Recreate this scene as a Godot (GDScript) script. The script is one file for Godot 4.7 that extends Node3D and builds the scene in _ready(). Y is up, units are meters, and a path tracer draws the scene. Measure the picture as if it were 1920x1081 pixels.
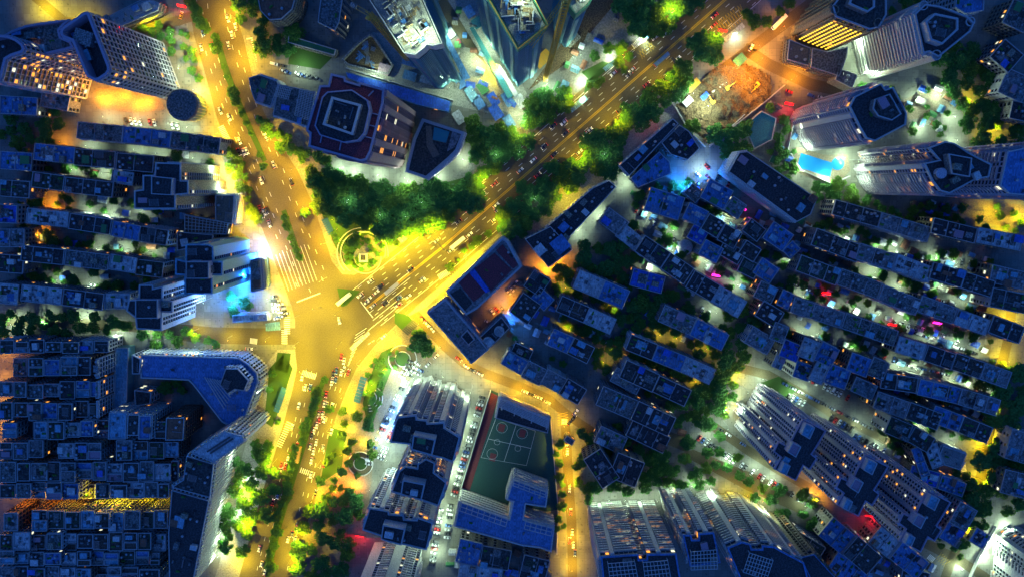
extends Node3D
# An aerial night view of a city: x runs to the side of the picture, z down the picture, y up. Metres.
# The camera hangs CAM_H above the street. pt(x, y, h) turns a photo pixel into the point at height h that it shows.
const FPX := 1400.0
const CAM_H := 480.0
var cam_basis: Basis
var rng := RandomNumberGenerator.new()
var names := {}
var M := {}          # materials
var shared := {}     # meshes used many times
var lamp_count := 0
var obstacles: Array = []   # ground footprints of the buildings, so that trees, cars and lamps keep clear

class MB:
	var v := PackedVector3Array()
	var ix := PackedInt32Array()
	var col := PackedColorArray()
	func quad(a: Vector3, b: Vector3, c: Vector3, d: Vector3) -> void:
		var n := v.size()
		v.append(a); v.append(b); v.append(c); v.append(d)
		ix.append_array([n, n + 1, n + 2, n, n + 2, n + 3])
	func tri(a: Vector3, b: Vector3, c: Vector3) -> void:
		var n := v.size()
		v.append(a); v.append(b); v.append(c)
		ix.append_array([n, n + 1, n + 2])
	# a box from its centre and three half axes
	func box(c: Vector3, x: Vector3, y: Vector3, z: Vector3) -> void:
		var n := v.size()
		v.append(c - x - y - z); v.append(c + x - y - z); v.append(c + x - y + z); v.append(c - x - y + z)
		v.append(c - x + y - z); v.append(c + x + y - z); v.append(c + x + y + z); v.append(c - x + y + z)
		ix.append_array([n + 4, n + 5, n + 6, n + 4, n + 6, n + 7, n, n + 3, n + 2, n, n + 2, n + 1,
			n + 3, n + 7, n + 6, n + 3, n + 6, n + 2, n + 1, n + 5, n + 4, n + 1, n + 4, n,
			n + 2, n + 6, n + 5, n + 2, n + 5, n + 1, n, n + 4, n + 7, n, n + 7, n + 3])
	func abox(x0: float, y0: float, z0: float, x1: float, y1: float, z1: float) -> void:
		box(Vector3(x0 + x1, y0 + y1, z0 + z1) * 0.5, Vector3((x1 - x0) * 0.5, 0, 0), Vector3(0, (y1 - y0) * 0.5, 0), Vector3(0, 0, (z1 - z0) * 0.5))
	# a bar of thickness t between two points
	func bar(a: Vector3, b: Vector3, t: float, t2 := -1.0) -> void:
		var d := b - a
		if d.length() < 0.001: return
		var up := Vector3.UP if absf(d.normalized().y) < 0.95 else Vector3.RIGHT
		var s := d.cross(up).normalized()
		var w := s.cross(d).normalized()
		box((a + b) * 0.5, s * t * 0.5, w * (t if t2 < 0.0 else t2) * 0.5, d * 0.5)
	# an upright frustum
	func cyl(c: Vector3, r0: float, r1: float, h: float, n := 10, cap := true) -> void:
		var s := v.size()
		for k in n:
			var a := TAU * k / n
			v.append(c + Vector3(cos(a) * r0, 0, sin(a) * r0))
			v.append(c + Vector3(cos(a) * r1, h, sin(a) * r1))
		for k in n:
			var p := s + 2 * k
			var q := s + 2 * ((k + 1) % n)
			ix.append_array([p, p + 1, q + 1, p, q + 1, q])
		if cap:
			var t := v.size()
			v.append(c + Vector3(0, h, 0))
			for k in n:
				ix.append_array([t, s + 2 * ((k + 1) % n) + 1, s + 2 * k + 1])
	# a tube along points
	func tube(pts: Array, r: float, n := 6, r_end := -1.0) -> void:
		var s := v.size()
		for i in pts.size():
			var p: Vector3 = pts[i]
			var d: Vector3 = (pts[mini(i + 1, pts.size() - 1)] - pts[maxi(i - 1, 0)]).normalized()
			var up := Vector3.UP if absf(d.y) < 0.95 else Vector3.RIGHT
			var a := d.cross(up).normalized()
			var b := a.cross(d)
			var rr := r if r_end < 0.0 else lerpf(r, r_end, float(i) / (pts.size() - 1))
			for k in n:
				var t := TAU * k / n
				v.append(p + (a * cos(t) + b * sin(t)) * rr)
		for i in pts.size() - 1:
			for k in n:
				var p := s + i * n + k
				var q := s + i * n + (k + 1) % n
				ix.append_array([p, q, q + n, p, q + n, p + n])
	# a polygon (x, z) as a flat sheet
	func sheet(poly: PackedVector2Array, y: float) -> void:
		var t := Geometry2D.triangulate_polygon(poly)
		var n := v.size()
		for p in poly: v.append(Vector3(p.x, y, p.y))
		for k in t: ix.append(n + k)
	# a polygon pulled up from y0 to y1
	func prism(poly: PackedVector2Array, y0: float, y1: float, top := true) -> void:
		for k in poly.size():
			var a := poly[k]
			var b := poly[(k + 1) % poly.size()]
			quad(Vector3(a.x, y0, a.y), Vector3(b.x, y0, b.y), Vector3(b.x, y1, b.y), Vector3(a.x, y1, a.y))
		if top: sheet(poly, y1)
	func mesh() -> ArrayMesh:
		var m := ArrayMesh.new()
		if v.is_empty(): return m
		var a := []
		a.resize(Mesh.ARRAY_MAX)
		a[Mesh.ARRAY_VERTEX] = v
		a[Mesh.ARRAY_INDEX] = ix
		if col.size() == v.size(): a[Mesh.ARRAY_COLOR] = col
		m.add_surface_from_arrays(Mesh.PRIMITIVE_TRIANGLES, a)
		return m

# ---------------------------------------------------------------- pixels and polygons
func pt(x: float, y: float, h := 0.0) -> Vector3:
	var d := cam_basis * Vector3((x - 960.0) / FPX, -(y - 540.5) / FPX, -1.0)
	return Vector3(0, CAM_H, 0) + d * ((h - CAM_H) / d.y)
func p2(x: float, y: float, h := 0.0) -> Vector2:
	var p := pt(x, y, h)
	return Vector2(p.x, p.z)
# the height of an upright edge whose top and foot show at these two pixels
func tall(tx: float, ty: float, bx: float, by: float) -> float:
	return CAM_H * (1.0 - p2(bx, by).length() / p2(tx, ty).length())
func nums(s: String) -> Array:
	var r := []
	for w in s.split(" ", false):
		var q := w.split(",")
		r.append(Vector2(float(q[0]), float(q[1])))
	return r
# "x,y x,y ..." in pixels, seen at height h, as a polygon in metres, always in the same turn
func poly(s: String, h := 0.0) -> PackedVector2Array:
	var r := PackedVector2Array()
	for q in nums(s): r.append(p2(q.x, q.y, h))
	if area(r) < 0.0: r.reverse()
	return r
func area(p: PackedVector2Array) -> float:
	var a := 0.0
	for k in p.size():
		a += p[k].cross(p[(k + 1) % p.size()])
	return a * 0.5
func centre(p: PackedVector2Array) -> Vector2:
	var c := Vector2.ZERO
	for q in p: c += q
	return c / p.size()
func grown(p: PackedVector2Array, by: float) -> PackedVector2Array:
	var r := Geometry2D.offset_polygon(p, by, Geometry2D.JOIN_MITER)
	if r.is_empty(): return p
	var best: PackedVector2Array = r[0]
	for q in r:
		if absf(area(q)) > absf(area(best)): best = q
	if area(best) < 0.0: best.reverse()
	return best
func path(s: String, h := 0.0) -> PackedVector2Array:
	var r := PackedVector2Array()
	for q in nums(s): r.append(p2(q.x, q.y, h))
	return r
func path_len(p: PackedVector2Array) -> float:
	var l := 0.0
	for k in p.size() - 1: l += p[k].distance_to(p[k + 1])
	return l
# [point, direction] at distance d along a path
func along(p: PackedVector2Array, d: float) -> Array:
	for k in p.size() - 1:
		var l := p[k].distance_to(p[k + 1])
		if d <= l or k == p.size() - 2:
			return [p[k].lerp(p[k + 1], d / l), (p[k + 1] - p[k]).normalized()]
		d -= l
	return [p[0], Vector2.RIGHT]
func offset_path(p: PackedVector2Array, by: float) -> PackedVector2Array:
	var r := PackedVector2Array()
	for k in p.size():
		var d := (p[mini(k + 1, p.size() - 1)] - p[maxi(k - 1, 0)]).normalized()
		r.append(p[k] + Vector2(-d.y, d.x) * by)
	return r
func ribbon(p: PackedVector2Array, w: float) -> PackedVector2Array:
	var a := offset_path(p, w * 0.5)
	var b := offset_path(p, -w * 0.5)
	b.reverse()
	a.append_array(b)
	if area(a) < 0.0: a.reverse()
	return a
func strip(mb: MB, p: PackedVector2Array, w: float, y: float) -> void:
	var a := offset_path(p, w * 0.5)
	var b := offset_path(p, -w * 0.5)
	for k in p.size() - 1:
		mb.quad(Vector3(a[k].x, y, a[k].y), Vector3(a[k + 1].x, y, a[k + 1].y), Vector3(b[k + 1].x, y, b[k + 1].y), Vector3(b[k].x, y, b[k].y))
func dashes(mb: MB, p: PackedVector2Array, w: float, y: float, on: float, off: float, d0 := 0.0) -> void:
	var l := path_len(p)
	var d := d0
	while d + on < l:
		var a = along(p, d)
		var b = along(p, d + on)
		strip(mb, PackedVector2Array([a[0], b[0]]), w, y)
		d += on + off
func in_any(q: Vector2, polys: Array) -> bool:
	for p in polys:
		if Geometry2D.is_point_in_polygon(q, p): return true
	return false

# ---------------------------------------------------------------- things and parts
func numbered(called: String) -> String:
	var n: int = names.get(called, 0)
	names[called] = n + 1
	return called if n == 0 else "%s_%03d" % [called, n]
func thing(called: String, label: String, category: String, at: Vector3, group := "") -> Node3D:
	var o := Node3D.new()
	o.name = numbered(called)
	add_child(o)
	o.position = at
	o.set_meta("label", label)
	o.set_meta("category", category)
	if group: o.set_meta("group", group)
	return o
# a mesh made in world metres, put under a thing
func part(t: Node3D, called: String, mb: MB, mat: String, stuff := false) -> MeshInstance3D:
	if mb.v.is_empty(): return null
	var o := MeshInstance3D.new()
	o.name = called
	o.mesh = mb.mesh()
	o.material_override = M[mat]
	t.add_child(o, true)
	o.position = -t.position
	if stuff: o.set_meta("kind", "stuff")
	return o
# a mesh that many parts share, placed in the thing's own axes
func piece(t: Node3D, called: String, mesh: Mesh, mat: String, at: Vector3, turn := 0.0, size := Vector3.ONE) -> MeshInstance3D:
	var o := MeshInstance3D.new()
	o.name = called
	o.mesh = mesh
	o.material_override = M[mat]
	t.add_child(o, true)
	o.position = at
	o.rotation.y = turn
	o.scale = size
	return o
func struct(called: String, mb: MB, mat: String) -> MeshInstance3D:
	var o := MeshInstance3D.new()
	o.name = numbered(called)
	o.mesh = mb.mesh()
	o.material_override = M[mat]
	add_child(o)
	o.set_meta("kind", "structure")
	return o

# ---------------------------------------------------------------- materials
func noise_tex(seed_: int, freq: float, lo: float, hi: float, octaves := 5, size := 512, cells := false) -> ImageTexture:
	var n := FastNoiseLite.new()
	n.seed = seed_
	n.noise_type = FastNoiseLite.TYPE_CELLULAR if cells else FastNoiseLite.TYPE_SIMPLEX_SMOOTH
	if cells: n.cellular_return_type = FastNoiseLite.RETURN_CELL_VALUE
	n.frequency = freq
	n.fractal_octaves = octaves
	n.fractal_gain = 0.62
	if cells: n.fractal_type = FastNoiseLite.FRACTAL_NONE
	var im := n.get_seamless_image(size, size, false, false, 0.12)
	im.convert(Image.FORMAT_RGB8)
	var d := im.get_data()
	for k in d.size():
		d[k] = int(255.0 * lerpf(lo, hi, d[k] / 255.0))
	return ImageTexture.create_from_image(Image.create_from_data(size, size, false, Image.FORMAT_RGB8, d))
# ridged sheet metal: even stripes that vary a little from sheet to sheet
func sheet_tex() -> ImageTexture:
	var r := RandomNumberGenerator.new()
	r.seed = 77
	var im := Image.create(256, 256, false, Image.FORMAT_RGB8)
	for j in 8:
		for i in 16:
			var t := r.randf_range(0.68, 1.0)
			im.fill_rect(Rect2i(i * 16, j * 32, 16, 32), Color(t, t, t))
		for i in 64:
			im.fill_rect(Rect2i(i * 4, j * 32, 1, 32), Color(0.6, 0.6, 0.6))
	return ImageTexture.create_from_image(im)
# cast concrete slabs: a tone for each and a thin joint between them
func slab_tex() -> ImageTexture:
	var r := RandomNumberGenerator.new()
	r.seed = 31
	var im := Image.create(512, 512, false, Image.FORMAT_RGB8)
	for j in 8:
		for i in 8:
			var t := r.randf_range(.86, 1.0)
			im.fill_rect(Rect2i(i * 64, j * 64, 64, 64), Color(t, t, t))
			im.fill_rect(Rect2i(i * 64, j * 64, 64, 2), Color(.74, .74, .74))
			im.fill_rect(Rect2i(i * 64, j * 64, 2, 64), Color(.74, .74, .74))
			for k in 3:
				var d := t * r.randf_range(.78, 1.0)
				im.fill_rect(Rect2i(i * 64 + r.randi() % 40 + 6, j * 64 + r.randi() % 40 + 6, r.randi() % 16 + 4, r.randi() % 16 + 4), Color(d, d, d))
	return ImageTexture.create_from_image(im)
func lin(r: float, g: float, b: float) -> Color:
	return Color(r, g, b).linear_to_srgb()
func mat(key: String, c: Color, rough := 0.85, tex: Texture2D = null, tile := 60.0, metal := 0.0) -> StandardMaterial3D:
	var m := StandardMaterial3D.new()
	m.resource_name = key
	m.albedo_color = c
	m.roughness = rough
	m.metallic = metal
	if tex:
		m.albedo_texture = tex
		m.uv1_triplanar = true
		m.uv1_world_triplanar = true
		m.uv1_scale = Vector3.ONE / tile
	M[key] = m
	return m
func glow(key: String, c: Color, energy: float) -> void:
	var m := StandardMaterial3D.new()
	m.resource_name = key
	m.albedo_color = Color(0.2, 0.2, 0.2)
	m.emission_enabled = true
	m.emission = c
	m.emission_energy_multiplier = energy
	M[key] = m
func make_materials() -> void:
	var stain := noise_tex(3, 0.022, 0.2, 1.0, 6, 1024)
	var grain := noise_tex(9, 0.03, 0.62, 1.0, 5, 512)
	var patch := noise_tex(5, 0.05, 0.62, 1.0, 1, 512, true)
	var metal := sheet_tex()
	var slabs := slab_tex()
	var fine := noise_tex(14, 0.06, 0.78, 1.0, 4, 512)
	mat("ground", lin(.19, .185, .165), .9, slabs, 34)
	mat("paving", lin(.24, .235, .22), .85, grain, 25)
	mat("paving_pale", lin(.38, .37, .35), .8, grain, 20)
	mat("paving_warm", lin(.28, .22, .16), .85, grain, 20)
	mat("asphalt", lin(.15, .125, .08), .85, fine, 30).metallic_specular = .2  # warm tint in the colour keeps blue skylight out of the lamp yellow
	mat("marking", lin(.78, .78, .74), .7)
	mat("marking_yellow", lin(.72, .45, .03), .7, grain, 4)
	mat("kerb", lin(.45, .44, .42), .8)
	mat("grass", lin(.045, .12, .018), .95, grain, 6)
	mat("soil", lin(.26, .17, .09), .95, stain, 24)
	mat("court_green", lin(.025, .11, .10), .8, grain, 12)
	mat("court_red", lin(.26, .05, .06), .8, grain, 12)
	mat("court_blue", lin(.04, .12, .25), .8, grain, 12)
	mat("roof_dark", lin(.14, .135, .125), .8, stain, 42)
	mat("roof_slate", lin(.095, .092, .10), .75, stain, 30)
	mat("roof_brown", lin(.22, .15, .11), .8, stain, 28)
	mat("roof_moss", lin(.12, .17, .11), .85, stain, 28)
	mat("roof_grey", lin(.40, .39, .37), .8, stain, 36)
	mat("roof_patchy", lin(.32, .30, .30), .8, patch, 22)
	mat("roof_blue", lin(.10, .28, .64), .55, metal, 9)
	mat("roof_bright_blue", lin(.04, .15, .78), .5, metal, 9)
	mat("roof_cyan", lin(.22, .50, .68), .55, metal, 9)
	mat("roof_white", lin(.72, .73, .75), .6, metal, 9)
	mat("roof_red", lin(.50, .07, .10), .7, stain, 20)
	mat("roof_rust", lin(.34, .14, .08), .75, metal, 9)
	mat("roof_pink", lin(.55, .32, .40), .7, grain, 9)
	mat("roof_green", lin(.07, .28, .09), .7, grain, 9)
	mat("wall_white", lin(.74, .73, .72), .75, grain, 18)
	mat("wall_grey", lin(.50, .50, .51), .8, stain, 26)
	mat("wall_cream", lin(.56, .50, .38), .8, stain, 26)
	mat("wall_lilac", lin(.66, .60, .68), .75, grain, 18)
	mat("wall_pink", lin(.46, .30, .37), .75, grain, 18)
	mat("wall_brick", lin(.33, .17, .11), .85, grain, 8)
	mat("wall_blue", lin(.16, .30, .48), .6, grain, 14)
	mat("wall_teal", lin(.16, .42, .50), .6, grain, 14)
	mat("parapet", lin(.60, .60, .62), .75, grain, 9)
	mat("parapet_lilac", lin(.52, .42, .56), .75, grain, 9)
	mat("steel", lin(.35, .36, .38), .45, grain, 6, .6)
	mat("steel_dark", lin(.09, .10, .11), .5, grain, 6, .5)
	mat("crane_yellow", lin(.66, .33, .03), .55)
	mat("net_blue", lin(.05, .13, .34), .8, patch, 18)
	mat("net_green", lin(.08, .34, .20), .85, grain, 7)
	mat("timber", lin(.42, .30, .16), .9, patch, 5)
	mat("rubble", lin(.42, .41, .36), .9, patch, 6)
	mat("tank", lin(.32, .34, .37), .35, null, 1, .5)
	mat("glass_dark", lin(.020, .028, .040), .12)
	mat("glass_shop", lin(.05, .08, .10), .15)
	mat("tyre", lin(.02, .02, .02), .9)
	mat("car_glass", lin(.015, .018, .022), .08)
	mat("water", lin(.012, .16, .50), .06)
	mat("pond", lin(.03, .20, .24), .08)
	mat("bark", lin(.12, .09, .06), .95)
	mat("tarp_teal", lin(.05, .28, .30), .8, grain, 14)
	for c in [["white", .74, .74, .74], ["silver", .46, .47, .49], ["black", .02, .02, .022], ["grey", .16, .165, .17], ["red", .42, .02, .02], ["blue", .03, .09, .32], ["yellow", .62, .38, .02]]:
		mat("car_" + c[0], lin(c[1], c[2], c[3]), .3).clearcoat_enabled = true
	for k in 3:
		var g: Array = [[.070, .205, .024], [.055, .19, .030], [.095, .20, .016]][k]
		var m := mat("leaf_%d" % k, Color.WHITE, .8)
		m.vertex_color_use_as_albedo = true
		m.albedo_color = lin(g[0], g[1], g[2])
		m.backlight_enabled = true
		m.backlight = Color(.35, .5, .1)
	mat("car_mixed", Color.WHITE, .3).vertex_color_use_as_albedo = true
	glow("lit_warm", Color(1.0, .66, .25), 1.5)
	glow("lit_white", Color(.95, .95, .80), 1.3)
	glow("lit_blue", Color(.35, .75, 1.0), 1.2)
	glow("lamp_yellow", Color(1.0, .72, .16), 14)
	glow("lamp_yellow_soft", Color(1.0, .80, .25), 2.2)
	mat("glass_blue", lin(.03, .10, .22), .15)
	glow("lamp_amber", Color(1.0, .6, .1), 14)
	glow("lamp_white", Color(.92, 1.0, .86), 14)
	glow("lamp_orange", Color(1.0, .45, .08), 10)
	glow("lamp_blue", Color(.1, .35, 1.0), 10)
	glow("lamp_red", Color(1.0, .03, .04), 5)
	glow("lamp_pink", Color(1.0, .12, .7), 5)
	glow("lamp_green", Color(.1, 1.0, .35), 3)
	glow("headlight", Color(1.0, .95, .8), 7)
	glow("taillight", Color(1.0, .04, .02), 4)

# ---------------------------------------------------------------- buildings
func inner_ring(p: PackedVector2Array, t: float) -> PackedVector2Array:
	var r := PackedVector2Array()
	var n := p.size()
	for k in n:
		var d0 := (p[k] - p[(k + n - 1) % n]).normalized()
		var d1 := (p[(k + 1) % n] - p[k]).normalized()
		var n0 := Vector2(d0.y, -d0.x)
		var n1 := Vector2(d1.y, -d1.x)
		r.append(p[k] - (n0 + n1) / maxf(0.35, 1.0 + n0.dot(n1)) * t)
	return r
func ring(mb: MB, p: PackedVector2Array, t: float, y0: float, y1: float, outside := true) -> void:
	var q := inner_ring(p, t)
	for k in p.size():
		var j := (k + 1) % p.size()
		var a := p[k]; var b := p[j]; var c := q[j]; var d := q[k]
		mb.quad(Vector3(a.x, y1, a.y), Vector3(d.x, y1, d.y), Vector3(c.x, y1, c.y), Vector3(b.x, y1, b.y))
		mb.quad(Vector3(d.x, y0, d.y), Vector3(c.x, y0, c.y), Vector3(c.x, y1, c.y), Vector3(d.x, y1, d.y))
		if outside: mb.quad(Vector3(a.x, y0, a.y), Vector3(b.x, y0, b.y), Vector3(b.x, y1, b.y), Vector3(a.x, y1, a.y))
func v3(p: Vector2, y: float) -> Vector3:
	return Vector3(p.x, y, p.y)
# one face of a building between two ground points; F collects trim, glass and lit panes
func facade(F: Dictionary, a: Vector2, b: Vector2, y0: float, y1: float, o: Dictionary) -> void:
	var l := a.distance_to(b)
	if l < 2.0 or y1 - y0 < 3.0: return
	var d := (b - a) / l
	var n := Vector2(d.y, -d.x)
	var d3 := Vector3(d.x, 0, d.y)
	var n3 := Vector3(n.x, 0, n.y)
	var style: String = o.get("style", "punched")
	var fh: float = o.get("fh", 3.1)
	var bay: float = o.get("bay", 3.4)
	var lit: float = o.get("lit", 0.06)
	var pat: String = o.get("pattern", "w")
	var nf := maxi(1, int((y1 - y0) / fh))
	fh = (y1 - y0) / nf
	var nb := maxi(1, roundi(l / bay))
	bay = l / nb
	var glass: MB = F.glass
	var trim: MB = F.trim
	var seen := n.dot(-(a + b)) > -0.12 * (a + b).length() and style != "blank"
	if style == "blank": return
	if not seen:
		for f in nf:
			var y := y0 + (f + 0.35) * fh
			glass.quad(v3(a + d * 0.6 + n * 0.05, y), v3(b - d * 0.6 + n * 0.05, y), v3(b - d * 0.6 + n * 0.05, y + fh * 0.45), v3(a + d * 0.6 + n * 0.05, y + fh * 0.45))
		return
	var pane := func(mb: MB, x0: float, x1: float, ya: float, yb: float, out: float):
		var p := a + d * x0 + n * out
		var q := a + d * x1 + n * out
		mb.quad(v3(p, ya), v3(q, ya), v3(q, yb), v3(p, yb))
	var slab := func(mb: MB, x0: float, x1: float, ya: float, yb: float, o0: float, o1: float):
		mb.box(v3(a + d * ((x0 + x1) * 0.5) + n * ((o0 + o1) * 0.5), (ya + yb) * 0.5), d3 * ((x1 - x0) * 0.5), Vector3(0, (yb - ya) * 0.5, 0), n3 * ((o1 - o0) * 0.5))
	match style:
		"grid":
			pane.call(glass, 0.3, l - 0.3, y0 + 0.2, y1 - 0.3, 0.05)
			for f in nf + 1:
				slab.call(trim, 0.0, l, y0 + f * fh - 0.5, y0 + f * fh, 0.02, 0.6)
			for k in nb + 1:
				var x := clampf(k * bay, 0.3, l - 0.3)
				slab.call(trim, x - 0.18, x + 0.18, y0, y1 - 0.05, 0.03, 0.5)
			for f in nf:
				for k in nb:
					if rng.randf() < lit:
						pane.call(F.warm if rng.randf() < 0.6 else F.cool, k * bay + 0.4, (k + 1) * bay - 0.4, y0 + f * fh + 0.3, y0 + (f + 0.75) * fh, 0.12)
		"bands":
			pane.call(glass, 0.2, l - 0.2, y0 + 0.2, y1 - 0.2, 0.05)
			for f in nf + 1:
				slab.call(trim, 0.0, l, maxf(y0, y0 + f * fh - fh * 0.45), y0 + f * fh, 0.02, o.get("out", 1.0))
			for f in nf:
				for k in nb:
					if rng.randf() < lit:
						pane.call(F.warm if rng.randf() < 0.4 else F.cool, k * bay + 0.2, (k + 1) * bay - 0.2, y0 + f * fh + 0.2, y0 + (f + 0.5) * fh, 0.12)
		"fins":
			pane.call(glass, 0.3, l - 0.3, y0 + 0.5, y1 - 0.3, 0.05)
			for k in nb + 1:
				var x := clampf(k * bay, 0.45, l - 0.45)
				slab.call(trim, x - 0.45, x + 0.45, y0, y1 - 0.02, 0.02, 1.1)
			for f in nf:
				slab.call(trim, 0.0, l, y0 + f * fh - 0.3, y0 + f * fh + 0.5, 0.03, 0.4)
				for k in nb:
					if rng.randf() < lit:
						pane.call(F.warm if rng.randf() < 0.6 else F.cool, k * bay + 0.5, (k + 1) * bay - 0.5, y0 + f * fh + 0.6, y0 + (f + 0.85) * fh, 0.12)
		"resi":
			for k in nb:
				var c := pat[k % pat.length()]
				var x0 := k * bay
				var x1 := x0 + bay
				if c == "b":
					pane.call(glass, x0 + 0.25, x1 - 0.25, y0 + 0.3, y1 - 0.6, 0.05)
					for f in nf:
						var y := y0 + f * fh
						slab.call(trim, x0 + 0.1, x1 - 0.1, y - 0.12, y + 0.12, 0.02, 1.5)
						slab.call(trim, x0 + 0.1, x1 - 0.1, y + 0.12, y + 1.0, 1.36, 1.5)
						var r := rng.randf()
						if r < lit: pane.call(F.warm if rng.randf() < 0.6 else F.cool, x0 + 0.4, x1 - 0.4, y + 0.2, y + fh * 0.82, 0.12)
				elif c == "w":
					for f in nf:
						var y := y0 + f * fh
						pane.call(glass, x0 + bay * 0.2, x1 - bay * 0.2, y + 0.9, y + fh * 0.85, 0.06)
						slab.call(trim, x0 + bay * 0.12, x1 - bay * 0.12, y + 0.6, y + 0.8, 0.02, 0.75)
						if rng.randf() < lit: pane.call(F.warm if rng.randf() < 0.6 else F.cool, x0 + bay * 0.22, x1 - bay * 0.22, y + 0.95, y + fh * 0.8, 0.12)
				elif c == "s":
					slab.call(trim, x0 + 0.2, x1 - 0.2, y0, y1, 0.02, 1.0)
				elif c == "g":
					pane.call(glass, x0 + 0.1, x1 - 0.1, y0 + 0.3, y1 - 0.5, 0.05)
					for f in nf:
						slab.call(trim, x0, x1, y0 + f * fh - 0.3, y0 + f * fh + 0.3, 0.02, 0.25)
						if rng.randf() < lit: pane.call(F.warm if rng.randf() < 0.6 else F.cool, x0 + 0.3, x1 - 0.3, y0 + f * fh + 0.5, y0 + (f + 0.8) * fh, 0.12)
		_:
			for f in nf:
				var y := y0 + f * fh
				for k in nb:
					var c := pat[k % pat.length()]
					if c == "x": continue
					var x0 := k * bay + bay * 0.22
					var x1 := (k + 1) * bay - bay * 0.22
					pane.call(glass, x0, x1, y + 0.9, y + fh * 0.82, 0.05)
					slab.call(trim, x0 - 0.15, x1 + 0.15, y + 0.7, y + 0.88, 0.02, 0.5)
					if rng.randf() < lit: pane.call(F.warm if rng.randf() < 0.6 else F.cool, x0 + 0.05, x1 - 0.05, y + 0.95, y + fh * 0.8, 0.12)
func new_faces() -> Dictionary:
	return {"glass": MB.new(), "trim": MB.new(), "warm": MB.new(), "cool": MB.new()}
func add_faces(t: Node3D, F: Dictionary, trim: String) -> void:
	part(t, "facade_trim", F.trim, trim, true)
	part(t, "window_glass", F.glass, "glass_dark", true)
	part(t, "lit_window", F.warm, "lit_warm", true)
	part(t, "lit_window", F.cool, "lit_white", true)
# a building pulled up from its roof outline (in pixels, at the roof's height) to the ground
func block(px: String, h: float, o := {}) -> Node3D:
	var p := poly(px, 0.0 if o.get("at_ground", false) else h)
	return block_p(p, h, o)
func block_p(p: PackedVector2Array, h: float, o: Dictionary) -> Node3D:
	var y0: float = o.get("y0", 0.0)
	var c := centre(p)
	var t := thing(o.get("name", "apartment_block"), o.get("label", ""), o.get("cat", "building"), Vector3(c.x, y0, c.y), o.get("group", ""))
	storey(t, p, y0, h, o)
	if y0 < 1.0: obstacles.append(grown(p, 0.6))
	return t
# walls, roof, parapet, windows and roof clutter of one mass under an existing thing
func storey(t: Node3D, p: PackedVector2Array, y0: float, h: float, o: Dictionary) -> void:
	var wall: String = o.get("wall", "wall_grey")
	var well: float = o.get("well", 0.0)
	var w := MB.new()
	w.prism(p, y0, h, false)
	part(t, "wall", w, wall)
	var r := MB.new()
	r.sheet(p if well == 0.0 else inner_ring(p, o.get("rim", 1.0) - 0.05), h - well)
	part(t, "roof", r, o.get("roof", "roof_dark"))
	var pr := MB.new()
	ring(pr, p, o.get("rim", 0.45), h - well, h + o.get("ph", 0.9))
	part(t, "parapet", pr, o.get("parapet", "parapet"))
	var F := new_faces()
	for k in p.size():
		facade(F, p[k], p[(k + 1) % p.size()], y0 + o.get("foot", 0.5), h - 0.4, o)
	add_faces(t, F, o.get("trim", wall))
	if o.has("party") and p.size() == 4:
		var k0 := 0 if p[0].distance_to(p[1]) > p[1].distance_to(p[2]) else 1
		var a := p[k0]; var b := p[k0 + 1]; var c := p[(k0 + 2) % 4]; var d := p[(k0 + 3) % 4]
		var n := int(a.distance_to(b) / o.party)
		for k in range(1, n):
			var f := (k + rng.randf_range(-.25, .25)) / n
			var pw := MB.new()
			pw.bar(v3(a.lerp(b, f), h + .35), v3(d.lerp(c, f), h + .35), .28, .7)
			part(t, "party_wall", pw, o.get("parapet", "parapet"))
	clutter(t, p, h - well, o)
	for s in o.get("sheds", []):
		var q := p2(s[0], s[1], h)
		shed(t, v3(q, h - well), s[2], s[3], s[4] if s.size() > 5 else axis_of(p), s[s.size() - 1])
func axis_of(p: PackedVector2Array) -> float:
	var best := 0.0
	var ang := 0.0
	for k in p.size():
		var d := p[(k + 1) % p.size()] - p[k]
		if d.length() > best:
			best = d.length()
			ang = -d.angle()
	return ang
func shed(t: Node3D, at: Vector3, w: float, d: float, turn: float, m: String) -> void:
	if not shared.has("shed"):
		var b := MB.new()
		b.quad(Vector3(-.54, 1.06, -.54), Vector3(.54, 1.06, -.54), Vector3(.54, .92, .54), Vector3(-.54, .92, .54))
		b.quad(Vector3(-.54, 1.0, -.54), Vector3(.54, 1.0, -.54), Vector3(.54, .86, .54), Vector3(-.54, .86, .54))
		for e in [[-.54, -.54, .54, -.54, 1.0, 1.0], [-.54, .54, .54, .54, .86, .86], [-.54, -.54, -.54, .54, 1.0, .86], [.54, -.54, .54, .54, 1.0, .86]]:
			b.quad(Vector3(e[0], e[4], e[1]), Vector3(e[2], e[5], e[3]), Vector3(e[2], e[5] + .06, e[3]), Vector3(e[0], e[4] + .06, e[1]))
		shared.shed = b.mesh()
		var q := MB.new()
		q.abox(-.5, 0, -.5, .5, .9, .5)
		shared.shed_wall = q.mesh()
	var s := piece(t, "roof_shed", shared.shed_wall, "wall_grey", at - t.position, turn, Vector3(w, 2.6, d))
	var rf := MeshInstance3D.new()
	rf.name = "shed_roof"
	rf.mesh = shared.shed
	rf.material_override = M[m]
	s.add_child(rf, true)
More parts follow.
